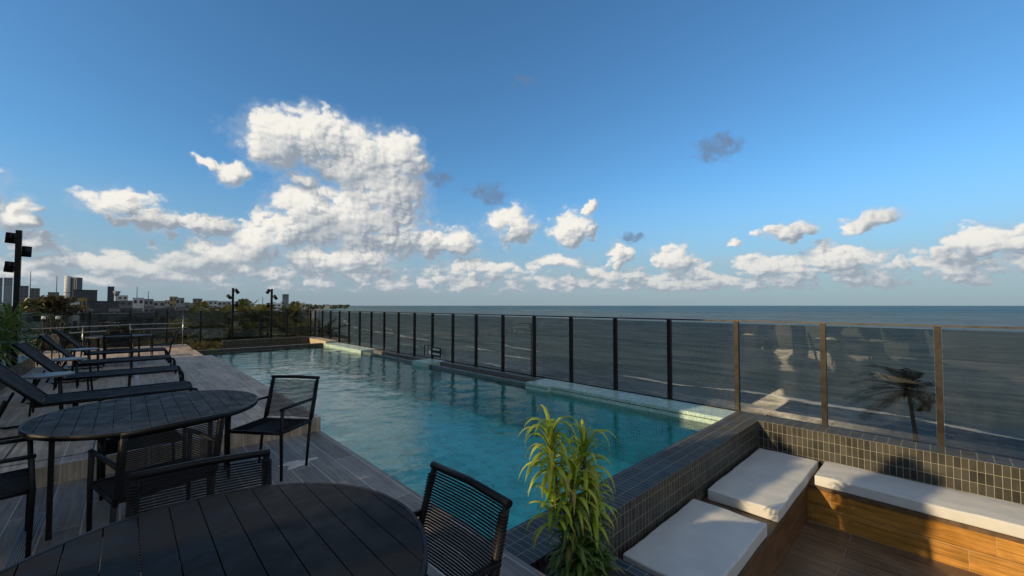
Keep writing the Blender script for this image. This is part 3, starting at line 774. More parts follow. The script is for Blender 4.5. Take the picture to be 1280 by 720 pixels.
CH = [
 ((0.745, 1.42, 0), FAC(-1, 0.0), 1, 'black rope armchair nearest the camera, beside the pool and the leafy plant'),
 ((0.245, 2.12, 0), FAC(-0.145, -0.99), 1, 'black rope armchair facing the camera across the nearest round table'),
 ((0.17, 3.70, 0), FAC(-0.25, 0.97), 1, 'black rope armchair seen from behind at the near side of the second round table'),
 ((1.06, 4.52, 0), FAC(-0.78, -0.63), 1, 'black rope armchair standing alone by the pool at the right of the second round table'),
 ((0.13, 5.03, 0), FAC(0.10, -1), 0.88, 'black rope armchair mostly hidden behind the second round table, below the loungers'),
 ((-0.66, 4.22, 0), FAC(1, 0.12), 1, 'black rope armchair cut off by the left edge, facing the second round table'),
 ((-0.12, 14.98, 0), FAC(0.05, 1), 1, 'dark armchair with its back to the loungers at the far dining table'),
 ((0.80, 16.1, 0), FAC(-1, 0.1), 1, 'dark armchair at the right end of the far dining table'),
 ((-0.15, 17.25, 0), FAC(0.05, -1), 1, 'dark armchair on the fence side of the far dining table'),
 ((-1.0, 15.9, 0), FAC(1, 0.3), 1, 'dark armchair between the two far dining tables, facing the right one'),
 ((-1.55, 16.7, 0), FAC(-0.6, 0.8), 1, 'dark armchair turned to the farther of the two far dining tables'),
]
for i, (loc, rz, s_, lab) in enumerate(CH):
    o_ = proto if i == 0 else copy_tree(proto)
    o_.location = loc; o_.rotation_euler = (0, 0, rz); o_.scale = (1, 1, s_)
    o_['label'] = lab; o_['category'] = 'chair'

# ------------------------------------------------------------------ round slatted tables
def make_table(rad, a0, name='round_table'):
    t = thing(name, 'x', 'table')
    mb = MB(); x = -rad + 0.012; wd = 0.098
    xs_ = []
    x = -math.floor((rad - 0.02) / wd) * wd - wd / 2
    while x < rad:
        a, b_ = x + 0.002, x + wd - 0.002
        a2, b2 = max(a, -rad + 0.018), min(b_, rad - 0.018)
        if b2 - a2 > 0.01:
            def yy(xx): return math.sqrt(max(0, (rad - 0.016) ** 2 - xx * xx))
            n = 6; top = [(a2 + (b2 - a2) * i / n, yy(a2 + (b2 - a2) * i / n)) for i in range(n + 1)]
            poly = [(px, -py) for px, py in top] + top[::-1]
            b0 = len(mb.v); L = len(poly)
            mb.v += [(px, py, 0.722) for px, py in poly] + [(px, py, 0.740) for px, py in poly]
            mb.f.append(tuple(b0 + j for j in range(L))[::-1]); mb.f.append(tuple(b0 + L + j for j in range(L))); mb.sm += [False, False]
            for j in range(L):
                mb.f.append((b0 + j, b0 + (j+1) % L, b0 + L + (j+1) % L, b0 + L + j)); mb.sm.append(False)
        x += wd
    mb.build('slatted_top', M_SLAT, t)
    mb = MB().disc(0, 0, 0.705, 0.7415, rad, 72, inner=rad - 0.014); mb.build('rim', M_BLACK, t)
    mb = MB()
    for a in (a0, a0 + math.pi / 2):
        c_, s_ = math.cos(a) * (rad - .06), math.sin(a) * (rad - .06)
        mb.tube([(-c_, -s_, 0.703), (c_, s_, 0.703)], 0.017, 4)
    mb.build('under_frame', M_BLACK, t)
    for j in range(4):
        a = a0 + j * math.pi / 2; c_, s_ = math.cos(a), math.sin(a); r_ = rad * 0.86
        MB().tube([(c_ * r_, s_ * r_, 0.0), (c_ * r_, s_ * r_, 0.70)], 0.020, 4).build('leg', M_BLACK, t)
    return t
t1 = make_table(0.73, R(209.5)); t1.location = (0.195, 4.55, 0)
tag(t1, 'second round black slatted table, whole top visible between the loungers and the pool', 'table', 'round slatted tables')
t2 = make_table(0.69, R(225)); t2.location = (0.20, 1.62, 0)
tag(t2, 'nearest round black slatted table filling the lower left corner', 'table', 'round slatted tables')
for (x, y, lab) in ((-0.12, 16.15, 'round dark table at the far end behind the last lounger'), (-2.15, 17.4, 'farthest round dark table at the left near the fence')):
    c_ = copy_tree(t2); c_.location = (x, y, 0); c_['label'] = lab
# ------------------------------------------------------------------ loungers
def make_lounger():
    t = thing('sun_lounger', 'x', 'sun lounger', group='charcoal loungers in a row on the raised deck')
    # local: x along the bed, foot at +0.70, width along y
    h = 0.33; W2 = 0.325
    mb = MB()
    for sy in (-1, 1):
        mb.tube([(-0.72, sy*W2, h), (0.62, sy*W2, h), (0.69, sy*W2, h - 0.015), (0.715, sy*W2, h - 0.07), (0.72, sy*W2, 0.14)], 0.021, 8)
    mb.tube([(0.72, -W2, 0.16), (0.72, W2, 0.16)], 0.016, 8)
    mb.tube([(-0.72, -W2, h), (-0.72, W2, h)], 0.018, 8)
    mb.build('frame', M_BLACK, t)
    mb = MB(); n = 12
    for i in range(n):
        x0 = -0.66 + 1.32 * i / n; x1 = x0 + 1.32 / n
        z0 = h + 0.018 - 0.010 * math.sin(math.pi * i / n); z1 = h + 0.018 - 0.010 * math.sin(math.pi * (i + 1) / n)
        mb.quad((x0, -W2, z0), (x1, -W2, z1), (x1, W2, z1), (x0, W2, z0))
        mb.quad((x0, -W2, z0 - .012), (x0, W2, z0 - .012), (x1, W2, z1 - .012), (x1, -W2, z1 - .012))
    mb.quad((-0.66, -W2, h + .006), (0.66, -W2, h + .006), (0.66, -W2, h + .018), (-0.66, -W2, h + .018))
    mb.build('seat_sling', M_TEXT, t)
    bx, bz = -0.42, 0.47
    c_, s_ = bx / math.hypot(bx, bz), bz / math.hypot(bx, bz); L = 0.72
    p0 = Vector((-0.67, 0, h + 0.02)); p1 = p0 + Vector((c_, 0, s_)) * L
    nrm = Vector((s_, 0, -c_))
    mb = MB()
    for k_ in (0.0, -0.014):
        a, b_ = p0 + nrm * k_, p1 + nrm * k_
        pts = [(a.x, -W2, a.z), (a.x, W2, a.z), (b_.x, W2, b_.z), (b_.x, -W2, b_.z)]
        mb.quad(*(pts if k_ == 0 else pts[::-1]))
    for y_ in (-W2, W2):
        a, b_, c2, d2 = p0, p1, p1 - nrm * .014, p0 - nrm * .014
        mb.quad(*[(q_.x, y_, q_.z) for q_ in (a, b_, c2, d2)])
    mb.build('back_sling', M_TEXT, t)
    mb = MB()
    for sy in (-1, 1):
        mb.tube([(p0.x, sy*W2, p0.z - .012), (p1.x, sy*W2, p1.z - .012)], 0.019, 8)
    mb.tube([(p1.x, -W2, p1.z - .012), (p1.x, W2, p1.z - .012)], 0.019, 8)
    mb.build('back_frame', M_BLACK, t)
    for sy in (-1, 1):
        MB().tube([(0.70, sy*W2, h - 0.05), (0.735, sy*W2, 0.0)], 0.019, 8).build('leg', M_BLACK, t)
    MB().tube([(0.05, -W2 + .02, h - .01), (0.05, -W2 + .02, 0.0)], 0.026, 4).build('leg', M_BLACK, t)
    mb = MB()
    for sy in (-1, 1):
        mb.tube([(-0.42, sy*(W2-.04), h - .01), (-0.40, sy*(W2-.04), 0.05), (-0.44, sy*(W2-.04), 0.018), (-0.98, sy*(W2-.04), 0.018), (-1.06, sy*(W2-.04), 0.05), (-0.92, sy*(W2-.04), 0.42)], 0.014, 8)
    mb.tube([(-1.06, -W2+.04, 0.05), (-1.06, W2-.04, 0.05)], 0.012, 8)
    mb.build('sled_leg', M_BLACK, t)
    return t
lo = make_lounger()
LL = ['charcoal sun lounger nearest the camera, just behind the second round table', 'second charcoal sun lounger from the camera, between the two near side tables',
      'third charcoal sun lounger from the camera', 'charcoal sun lounger farthest from the camera, next to the far dining chairs']
for i in range(4):
    o_ = lo if i == 0 else copy_tree(lo)
    o_.location = (0.0 + 0.02 * i, 7.18 + 2.12 * i, UPZ); o_.rotation_euler = (0, 0, R((1.5, -1, 2, 0)[i])); o_['label'] = LL[i]; o_['category'] = 'sun lounger'
def make_side():
    t = thing('side_table', 'x', 'side table', group='small round side tables between the loungers')
    MB().disc(0, 0, 0.485, 0.51, 0.245, 40).build('tabletop', M_GREYTOP, t)
    for j in range(4):
        a = R(45 + 90 * j); c_, s_ = math.cos(a), math.sin(a)
        MB().tube([(c_*0.15, s_*0.15, 0.485), (c_*0.19, s_*0.19, 0.0)], 0.011, 6).build('leg', M_BLACK, t)
    return t
st = make_side()
for i, (x, y, lab) in enumerate(((-0.74, 8.25, 'low round grey side table between the nearest two loungers'), (-0.72, 10.45, 'low round grey side table between the second and third loungers'), (-0.66, 12.6, 'low round grey side table beside the farthest lounger'))):
    o_ = st if i == 0 else copy_tree(st)
    o_.location = (x, y, UPZ); o_['label'] = lab; o_['category'] = 'side table'
#PART2
# ------------------------------------------------------------------ unseen rooftop building inland, massing shaped to cast the long shade over the deck
M_GDARK = pbr('dark_window_glass', (0.02, 0.025, 0.03), 0.08, spec=0.8)
pb = thing('rooftop_building', 'unseen pale rooftop building inland, shaped to shade the terrace', 'building', (-5.25, 11.0, 0))
MB().box(-1.25, 1.24, -5.45, 4.9, -0.12, 4.45).box(-1.25, 1.24, -5.45, 11.5, 4.452, 12.6).build('wall', M_CONC, pb)  # taller, longer upper storeys added to shade far fence posts and the palm
MB().box(-1.4, 1.4, -5.6, 11.6, 12.602, 12.85).build('roof', M_WHITE, pb)
for y in (-4.2, -1.9, 0.4, 2.7):
    wf = MB().box(1.242, 1.28, y - 0.95, y + 0.95, 0.18, 2.7).build('sliding_door', M_BLACK, pb)
    MB().box(1.282, 1.29, y - 0.88, y - 0.03, 0.26, 2.62).box(1.282, 1.29, y + 0.03, y + 0.88, 0.26, 2.62).build('pane', M_GDARK, wf)
    for k_ in range(1, 4):
        ww = MB().box(1.242, 1.28, y - 0.8, y + 0.8, 1.9 + 3.1 * k_, 3.4 + 3.1 * k_).build('window', M_BLACK, pb)
        MB().box(1.282, 1.29, y - 0.74, y + 0.74, 1.96 + 3.1 * k_, 3.34 + 3.1 * k_).build('pane', M_GDARK, ww)

# ------------------------------------------------------------------ plants
def leaf_strip(mb, p, az, el, L, wd, droop, rnd, seg=7, twist=0.5):
    d = Vector((math.cos(az) * math.cos(el), math.sin(az) * math.cos(el), math.sin(el)))
    side = Vector((-math.sin(az), math.cos(az), 0))
    tw = rnd.uniform(-twist, twist)
    p = Vector(p); b = len(mb.v); st_ = L / seg
    for i in range(seg + 1):
        t = i / seg
        ww = wd * (0.45 + 2.2 * t * (1 - t)) * (1 - t ** 3) + 0.0008
        up = side.cross(d).normalized()
        sv = (side * math.cos(tw * t) + up * math.sin(tw * t)) * ww
        mb.v += [tuple(p - sv), tuple(p + up * (-ww * 0.35)), tuple(p + sv)]
        p = p + d * st_
        d = (d + Vector((0, 0, -droop * st_ * (0.6 + 1.8 * t)))).normalized()
    for i in range(seg):
        for j in (0, 1):
            mb.f.append((b + 3*i + j, b + 3*i + j + 1, b + 3*i + 3 + j + 1, b + 3*i + 3 + j)); mb.sm.append(True)
def rosette(mb, c, n, L, wd, rnd, droop=6.0, e0=5, e1=85, h=0.12):
    for i in range(n):
        t = (i + rnd.random()) / n
        az = i * 2.39996 + rnd.uniform(-0.3, 0.3)
        el = R(e0 + (e1 - e0) * t) + rnd.uniform(-0.15, 0.15)
        z = c[2] - h * (1 - t)
        leaf_strip(mb, (c[0], c[1], z), az, el, L * rnd.uniform(0.65, 1.1) * (0.8 + 0.2 * t), wd * rnd.uniform(0.75, 1.2), droop * rnd.uniform(0.7, 1.3), rnd)
M_LEAF = leafmat('sunlit_yellow_green_leaf', (0.22, 0.32, 0.022), (0.42, 0.46, 0.04), (0.34, 0.22, 0.06), 0.30)
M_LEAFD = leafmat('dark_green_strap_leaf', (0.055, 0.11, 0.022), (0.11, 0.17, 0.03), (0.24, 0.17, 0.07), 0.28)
M_STEM = pbr('brown_stem', (0.14, 0.10, 0.06), 0.85, bump=0.8, bscale=60)
rnd = random.Random(11)
pl = thing('leafy_plant', 'tall strap leaved plant with sunlit yellow green heads beside the pool wall', 'plant', (2.02, 1.52, -0.06))
pp = Vector((2.02, 1.52, -0.06))
heads = [((1.86, 1.62, 0.80), 60, 0.36), ((2.10, 1.56, 0.70), 60, 0.36), ((1.95, 1.52, 0.58), 40, 0.34), ((2.10, 1.50, 0.46), 44, 0.32), ((1.90, 1.50, 0.36), 40, 0.30), ((1.92, 1.46, 0.16), 44, 0.28), ((2.14, 1.52, 0.22), 44, 0.28),
         ((1.88, 1.50, 0.10), 44, 0.27), ((2.04, 1.48, 0.10), 44, 0.25), ((1.95, 1.42, 0.06), 44, 0.25), ((2.02, 1.62, 0.10), 34, 0.26), ((1.88, 1.36, 0.05), 44, 0.25), ((2.05, 1.40, 0.06), 40, 0.24), ((2.18, 1.58, 0.44), 30, 0.28), ((1.84, 1.60, 0.5), 28, 0.30)]
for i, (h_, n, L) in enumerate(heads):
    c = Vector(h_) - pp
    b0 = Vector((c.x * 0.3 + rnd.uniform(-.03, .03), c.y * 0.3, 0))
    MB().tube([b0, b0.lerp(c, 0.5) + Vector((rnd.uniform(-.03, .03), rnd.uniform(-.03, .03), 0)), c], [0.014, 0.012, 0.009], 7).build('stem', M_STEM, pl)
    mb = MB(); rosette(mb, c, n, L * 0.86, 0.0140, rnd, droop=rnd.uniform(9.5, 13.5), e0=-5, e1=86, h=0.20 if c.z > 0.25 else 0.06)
    mb.build('leaf_head', M_LEAF if i < 4 or i > 12 else M_LEAFD, pl)  # upper heads get the lighter leaf, sunlight put into their colour
# planter and strap plants at the left of the raised deck
mb = MB().box(-2.9, -1.5, 8.0, 14.5, UPZ, 0.46)
pw = mb.build('planter_box', M_TILE); tag(pw, 'long dark planter at the left behind the loungers', 'planter')
PL = [((-1.58, 12.05, 0.46), 1.15, 'bright green spiky plant at the foot of the tall black lamp post'), ((-1.62, 11.3, 0.46), 0.8, 'dark spiky plant in the planter right of the lamp post foot'),
      ((-1.75, 10.2, 0.46), 0.95, 'drooping dark spiky plant at the left edge above the nearest lounger'), ((-2.05, 12.4, 0.46), 1.3, 'tall pale spiky plant touching the left edge of the view'),
      ((-1.70, 9.3, 0.46), 0.7, 'low dark plant in the planter behind the backrest of the nearest lounger')]
for i, (loc, s_, lab) in enumerate(PL):
    t = thing('spiky_plant', lab, 'plant', loc, rnd.random() * 6, 'spiky plants in the left planter')
    MB().tube([(0, 0, 0), (0.02, 0.01, 0.45 * s_)], [0.03, 0.022], 7).build('stem', M_STEM, t)
    mb = MB(); rosette(mb, Vector((0.02, 0.01, 0.66 * s_)), 84, 0.90 * s_, 0.020, rnd, droop=2.9, e0=-10, e1=80, h=0.35 * s_)
    mb.build('leaves', M_LEAFD if i != 0 else leafmat('mid_green_strap_leaf', (0.12, 0.20, 0.035), (0.22, 0.28, 0.06), (0.1, 0.1, 0.05), 0.3), t)
t = thing('flowering_shrub', 'small bush with reddish yellow tips at the corner of the pool end wall', 'shrub', (2.15, 18.9, 0))
mb = MB()
for i in range(26):
    c = Vector((rnd.gauss(0, 0.20), rnd.gauss(0, 0.18), rnd.uniform(0.05, 0.26)))
    rosette(mb, c, 16, 0.16, 0.014, rnd, droop=4, e0=-10, e1=80, h=0.1)
mb.build('leaves', leafmat('ochre_leaf', (0.07, 0.09, 0.02), (0.16, 0.10, 0.03), (0.20, 0.07, 0.03), 0.3), t)
mb = MB()
for i in range(5): mb.tube([(0, 0, 0), (rnd.gauss(0, .15), rnd.gauss(0, .15), 0.25)], 0.01, 5)
mb.build('stem', M_STEM, t)

# ------------------------------------------------------------------ lamp posts with spotlights
def lamp_post(loc, ztop, heads, label):
    t = thing('lamp_post', label, 'lamp post', loc, 0)
    H_ = ztop - loc[2]
    MB().box(-0.04, 0.04, -0.04, 0.04, 0, H_).build('pole', M_BLACK, t)
    MB().box(-0.09, 0.09, -0.09, 0.09, 0, 0.012).build('base_plate', M_BLACK, t)
    for (z, side, tilt) in heads:
        # side = direction (deg, from +X counter clockwise) the head sits off the pole
        a = R(side); dx, dy = math.cos(a), math.sin(a); zz = z - loc[2]
        c = Vector((dx * 0.165, dy * 0.165, zz)); ax = Vector((dx * math.sin(R(tilt)), dy * math.sin(R(tilt)), -math.cos(R(tilt))))
        sp = MB().tube([c - ax * 0.105, c - ax * 0.10, c + ax * 0.105], [0.055, 0.066, 0.066], 20).build('spotlight', M_BLACK, t)
        MB().tube([(dx * 0.042, dy * 0.042, zz), (dx * 0.11, dy * 0.11, zz)], 0.016, 8).build('arm', M_BLACK, sp)
    return t
rside = math.degrees(math.atan2(_Rt.y, _Rt.x))
lamp_post((-1.56, 12.45, 0.46), 3.08, [(2.93, 180 + rside, 6), (2.66, rside, -4), (2.36, 180 + rside, 8)], 'tall black lamp post with three cylinder spotlights at the far left')
lamp_post((-2.72, 13.6, 0.46), 3.22, [(3.2, rside, 20), (2.95, rside, 5)], 'black lamp post just out of the left edge with its spotlight showing')
lamp_post((3.34, 21.05, 0.0), 2.36, [(2.22, rside, 40), (1.98, 180 + rside, -50), (1.66, rside, 10)], 'left of the two slim black lamp posts before the palms, standing at the pool end')
lamp_post((4.82, 21.05, 0.0), 2.36, [(2.25, 180 + rside, 30), (1.98, rside, 35), (1.62, 180 + rside, 10)], 'right of the two slim black lamp posts before the palms, nearer the sea fence')

# steel handrail, garden lamps
hr = thing('handrail', 'two bar stainless steel handrail in front of the far fence', 'handrail', (0, 20, 0))
path = [(-2.3, 17.9), (0.10, 20.1), (1.62, 20.3), (1.80, 20.32)]
for z in (0.92, 0.74):
    MB().tube([(x, y - 20, z) for x, y in path], 0.014, 8).build('bar', M_STEEL, hr)
for (x, y) in ((-2.2, 18.0), (-1.0, 19.1), (0.12, 20.1), (1.62, 20.3)):
    MB().tube([(x, y - 20, 0), (x, y - 20, 0.95 if x < 1.5 else 1.22)], 0.013, 8).build('post', M_STEEL, hr)
for k_, (px, lab) in enumerate(((54.5, 'left of the two small white shaded garden lamps by the far fence'), (72, 'right of the two small white shaded garden lamps by the far fence'))):
    d = pix_ray(px, 397); tt = 20.7 / d.y; p_ = Vector((0, 0, CAM_Z)) + d * tt
    t = thing('garden_lamp', lab, 'lamp', (p_.x, p_.y, 0), 0, 'white shaded garden lamps')
    MB().disc(0, 0, p_.z - 0.05, p_.z + 0.05, 0.055, 20, 0.042).build('lamp_shade', M_WHITE, t)
    MB().tube([(0, 0, 0), (0, 0, p_.z - 0.06)], 0.012, 6).build('stem', M_BLACK, t)

# ------------------------------------------------------------------ trees
M_TRUNK = pbr('palm_trunk', (0.13, 0.11, 0.085), 0.9, bump=0.8, bscale=30)
M_BARK = pbr('tree_bark', (0.09, 0.07, 0.05), 0.9, bump=0.8, bscale=20)
M_PALM = leafmat('shaded_palm_leaflet', (0.022, 0.032, 0.010), (0.040, 0.046, 0.014), (0.060, 0.046, 0.022), 0.15, 0.45)  # darker leaf copy for the lone palm, its shade put into the colour
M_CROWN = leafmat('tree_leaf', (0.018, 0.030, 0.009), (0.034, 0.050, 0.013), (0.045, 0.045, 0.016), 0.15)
M_BROWNL = leafmat('almond_leaf', (0.065, 0.052, 0.020), (0.10, 0.066, 0.026), (0.045, 0.058, 0.018), 0.25)
def frond(mb, rnd, base, az, el, L, droop, nl=34, wind=None, ll=0.62, lw=0.028):
    d = Vector((math.cos(az) * math.cos(el), math.sin(az) * math.cos(el), math.sin(el)))
    p = Vector(base); st_ = L / nl; rach = [tuple(p)]
    for i in range(nl):
        t = i / nl
        d = (d + Vector((0, 0, -droop * st_ / L * (0.5 + t))) + (wind * (st_ / L) * (0.4 + t) if wind else Vector())).normalized()
        p = p + d * st_; rach.append(tuple(p))
        if i < 3: continue
        side = d.cross(Vector((0, 0, 1)))
        if side.length < 1e-3: continue
        side.normalize(); up = side.cross(d).normalized()
        l_ = ll * (0.35 + 1.0 * math.sin(math.pi * min(1, 0.12 + 0.84 * t))) * rnd.uniform(0.8, 1.1)
        for sx in (-1, 1):
            dd = (side * sx * 0.85 + d * 0.6 + up * rnd.uniform(-0.1, 0.25)).normalized()
            q1 = p + dd * l_ * 0.55; 
            dd2 = (dd + Vector((0, 0, -0.55)) + (wind * 0.4 if wind else Vector())).normalized(); q2 = q1 + dd2 * l_ * 0.45
            wv = d * lw; b = len(mb.v)
            mb.v += [tuple(p - wv * .6), tuple(p + wv * .6), tuple(q1 + wv), tuple(q1 - wv), tuple(q2)]
            mb.f += [(b, b+1, b+2, b+3), (b+3, b+2, b+4)]; mb.sm += [True, True]
    mb.tube(rach[::4] + [rach[-1]], [0.032 * (1 - 0.85 * i / (len(rach[::4]))) for i in range(len(rach[::4]) + 1)], 5)
M_PALM2 = leafmat('sunlit_palm_leaflet', (0.060, 0.070, 0.018), (0.13, 0.12, 0.036), (0.16, 0.115, 0.045), 0.25, 0.4)  # lighter copy of the palm leaf with sunlight put into the colour
def palm(name, seed, H_, L, nf, wind=None, lean=(0, 0), label='x', nl=34, ll=0.62, lw=0.03, mat=None):
    rnd = random.Random(seed)
    t = thing(name, label, 'palm tree')
    pts = [Vector((lean[0] * (k_/8) ** 2, lean[1] * (k_/8) ** 2, H_ * k_ / 8)) for k_ in range(9)]
    MB().tube(pts, [0.20 - 0.10 * k_/8 for k_ in range(9)], 10).build('trunk', M_TRUNK, t)
    mb = MB(); top = pts[-1]
    for i in range(nf):
        u = (i + 0.5) / nf
        fa = i * 2.39996 + rnd.uniform(-.2, .2); LL = L * rnd.uniform(0.8, 1.12)
        if wind and wind.length > 1: LL *= 0.78 + 0.30 * Vector((math.cos(fa), math.sin(fa), 0)).dot(wind.normalized())
        frond(mb, rnd, top, fa, R(80 - 105 * u) , LL, 1.1 + 0.6 * rnd.random(), nl, wind, ll, lw)
    for i in range(7):
        a = rnd.random() * 6.28; c = top + Vector((math.cos(a) * .2, math.sin(a) * .2, -0.25 - 0.15 * rnd.random()))
        mb.tube([c + Vector((0, 0, .12)), c + Vector((0, 0, .06)), c - Vector((0, 0, .06)), c - Vector((0, 0, .12))], [0.03, .11, .11, .03], 7)
    mb.build('crown', mat or M_PALM, t)
    return t
def tree(seed, H_, rx, rz, nleaf, label, mat=None, leaf=0.28, cat='tree', name='broad_tree', trunk_frac=0.45):
    rnd = random.Random(seed)
    t = thing(name, label, cat)
    zc = H_ - rz
    mb = MB(); mb.tube([(0, 0, 0), (0.1, 0.05, zc * 0.5), (0.05, -0.1, zc)], [0.25, 0.2, 0.13], 9)
    lobes = []
    for i in range(11):
        a = rnd.random() * 6.28; r_ = rx * rnd.uniform(0.25, 0.75)
        c = Vector((math.cos(a) * r_, math.sin(a) * r_, zc + rz * rnd.uniform(-0.5, 0.6)))
        lobes.append((c, rx * rnd.uniform(0.28, 0.46)))
        mb.tube([(0.05, 0, zc * 0.6), c * 0.6 + Vector((0, 0, zc * 0.35)), c], [0.1, 0.06, 0.03], 6)
    mb.build('trunk', M_BARK, t)
    mb = MB()
    for i in range(nleaf):
        c, r_ = rnd.choice(lobes)
        v_ = Vector((rnd.gauss(0, 1), rnd.gauss(0, 1), rnd.gauss(0, 1))).normalized() * r_ * (rnd.random() ** 0.4)
        v_.z *= 0.75 * rz / rx * 1.2
        p = c + v_
        n_ = Vector((rnd.gauss(0, .7), rnd.gauss(0, .7), rnd.gauss(.6, .5))).normalized()
        a_ = n_.orthogonal().normalized(); b_ = n_.cross(a_); s_ = leaf * rnd.uniform(0.6, 1.3)
        th = rnd.random() * 6.28; e1_ = a_ * math.cos(th) + b_ * math.sin(th); e2_ = n_.cross(e1_)
        b = len(mb.v)
        mb.v += [tuple(p - e1_ * s_), tuple(p - e2_ * s_ * .45 + n_ * s_ * .1), tuple(p + e1_ * s_), tuple(p + e2_ * s_ * .45 + n_ * s_ * .1)]
        mb.f.append((b, b+1, b+2, b+3)); mb.sm.append(False)
    mb.build('crown', mat or M_CROWN, t)
    return t
def at_pix(px, py, zc):
    d = pix_ray(px, py); fwd = d.dot(_F * math.cos(PITCH) + Vector((0, 0, math.sin(PITCH))))
    return Vector((0, 0, CAM_Z)) + d * (zc / fwd)
# wind blown palm on the promenade (right)
wind = -_Rt * 1.75 + Vector((0, 0, 0.22))
cp = at_pix(1135, 488, 28)
wp = palm('coconut_palm', 3, cp.z - LAND_Z, 3.4, 24, wind, lean=(-0.6, 0.5), label='dark wind blown coconut palm standing alone beyond the parapet', ll=0.72, lw=0.024)
wp.location = (cp.x + 0.6, cp.y - 0.5, LAND_Z)
# palms behind the far fence
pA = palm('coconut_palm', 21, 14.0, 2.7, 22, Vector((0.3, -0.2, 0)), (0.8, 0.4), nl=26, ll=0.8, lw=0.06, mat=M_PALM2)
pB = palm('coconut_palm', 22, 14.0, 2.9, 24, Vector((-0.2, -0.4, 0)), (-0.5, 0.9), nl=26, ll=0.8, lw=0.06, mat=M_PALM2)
PALMS = [(247,386,42,'left end of the row'),(263,380,47,'second in the row from the left'),(283,384,38,'just left of the left slim lamp post'),(300,377,52,'tall one right of the left slim lamp post'),
         (318,379,44,'midway between the two slim lamp posts'),(331,384,40,'just left of the right slim lamp post'),(356,388,34,'wide spread one right of the right slim lamp post'),(366,380,50,'taller one behind the wide spread palm'),
         (379,397,31,'drooping one near the fence corner'),(394,399,36,'last one at the fence corner'),(272,402,30,'low dark one behind the left slim lamp post'),(312,404,30,'low dark one between the two slim lamp posts'),(232,398,36,'short one left of the row above the shrub')]
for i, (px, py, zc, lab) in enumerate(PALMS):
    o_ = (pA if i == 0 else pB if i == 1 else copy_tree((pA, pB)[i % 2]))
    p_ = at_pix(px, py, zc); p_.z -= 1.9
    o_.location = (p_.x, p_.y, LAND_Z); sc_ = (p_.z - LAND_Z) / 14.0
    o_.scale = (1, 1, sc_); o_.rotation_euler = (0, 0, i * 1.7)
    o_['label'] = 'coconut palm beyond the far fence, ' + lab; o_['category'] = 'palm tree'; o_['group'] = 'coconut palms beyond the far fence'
tA = tree(31, 11.0, 3.4, 3.6, 2600, 'x'); tB = tree(32, 11.0, 3.8, 3.2, 2600, 'x')
TREES = [(224,412,36,'under the short palm at the left'),(250,408,40,'below the first palms of the row'),(276,415,33,'behind the foot of the left slim lamp post'),(296,413,36,'right of the left slim lamp post foot'),
         (322,416,40,'between the slim lamp posts, lowest'),(342,420,34,'behind the foot of the right slim lamp post'),(368,416,38,'below the wide spread palm'),(70,402,46,'behind the right garden lamp'),(100,406,52,'left of the far dining table, beyond the fence'),
         (140,404,60,'above the far dining chairs'),(190,406,52,'behind the handrail')]
for i, (px, py, zc, lab) in enumerate(TREES):
    o_ = (tA if i == 0 else tB if i == 1 else copy_tree((tA, tB)[i % 2]))
    p_ = at_pix(px, py, zc); o_.location = (p_.x, p_.y, LAND_Z)
    s_ = max(0.55, (p_.z - LAND_Z) / 11.0); o_.scale = (1, 1, s_); o_.rotation_euler = (0, 0, i * 2.1)
    o_['label'] = 'dark bushy tree beyond the far fence, ' + lab; o_['category'] = 'tree'; o_['group'] = 'bushy trees beyond the far fence'
p_ = at_pix(68, 364, 34)
bt = tree(41, p_.z - LAND_Z, 2.1, 1.1, 1500, 'brown leaved tree with a flat crown right of the tall lamp post', M_BROWNL, 0.2)
bt.location = (p_.x, p_.y, LAND_Z)

# unseen shrubs added behind the viewer, heights and gaps shaped to break the low sun
for i, (x, y, H_, rx, lab) in enumerate(((-4.7, 0.5, 2.75, 0.80, 'first'), (-4.8, 1.55, 2.80, 0.72, 'second'), (-4.6, 2.60, 3.62, 0.36, 'third'), (-4.65, 3.62, 3.50, 0.50, 'fourth'), (-4.6, 4.55, 2.5, 0.5, 'fifth'), (-4.5, 5.1, 1.95, 0.42, 'sixth'))):
    o_ = tree(60 + i, H_, rx, H_ * 0.46, 4200, lab + ' unseen leafy shrub added to break the low sun, counted from the south', None, 0.13, 'shrub', 'shade_shrub')
    o_.location = (x, y, 0.0); o_['group'] = 'unseen shrubs added to shape the sun patches'
MB().box(-5.6, -4.002, -4.5, 5.5, -0.3, -0.002).build('planting_bed', pbr('bed_soil', (0.04, 0.03, 0.02), 0.95))['kind'] = 'structure'

# street lamp on the promenade
p_ = at_pix(664, 405, 60)
sl = thing('street_lamp', 'slim dark street lamp with two arms standing on the promenade beyond the pool', 'street lamp', (p_.x, p_.y, LAND_Z))
hh = p_.z - LAND_Z
MB().tube([(0, 0, 0), (0, 0, hh * .5), (0, 0, hh)], [0.13, 0.10, 0.07], 8).build('pole', M_BLACK, sl)
e_ = -_Rt
mb = MB().tube([(0, 0, hh), tuple(e_ * 0.7 + Vector((0, 0, hh + .1))), tuple(e_ * 1.5 + Vector((0, 0, hh + .1)))], 0.05, 6); mb.build('arm', M_BLACK, sl)
mb = MB().tube([tuple(e_ * 1.35 + Vector((0, 0, hh + .07))), tuple(e_ * 2.0 + Vector((0, 0, hh + .12)))], 0.10, 8, flat=0.5); mb.build('lamp_head', M_BLACK, sl)
mb = MB().tube([(0, 0, hh - 1.0), tuple(e_ * 0.5 + Vector((0, 0, hh - 1.0)))], 0.05, 6); mb.tube([tuple(e_ * .45 + Vector((0, 0, hh - 1.0))), tuple(e_ * .8 + Vector((0, 0, hh - .98)))], 0.09, 8, flat=.5); mb.build('lamp_head', M_BLACK, sl)

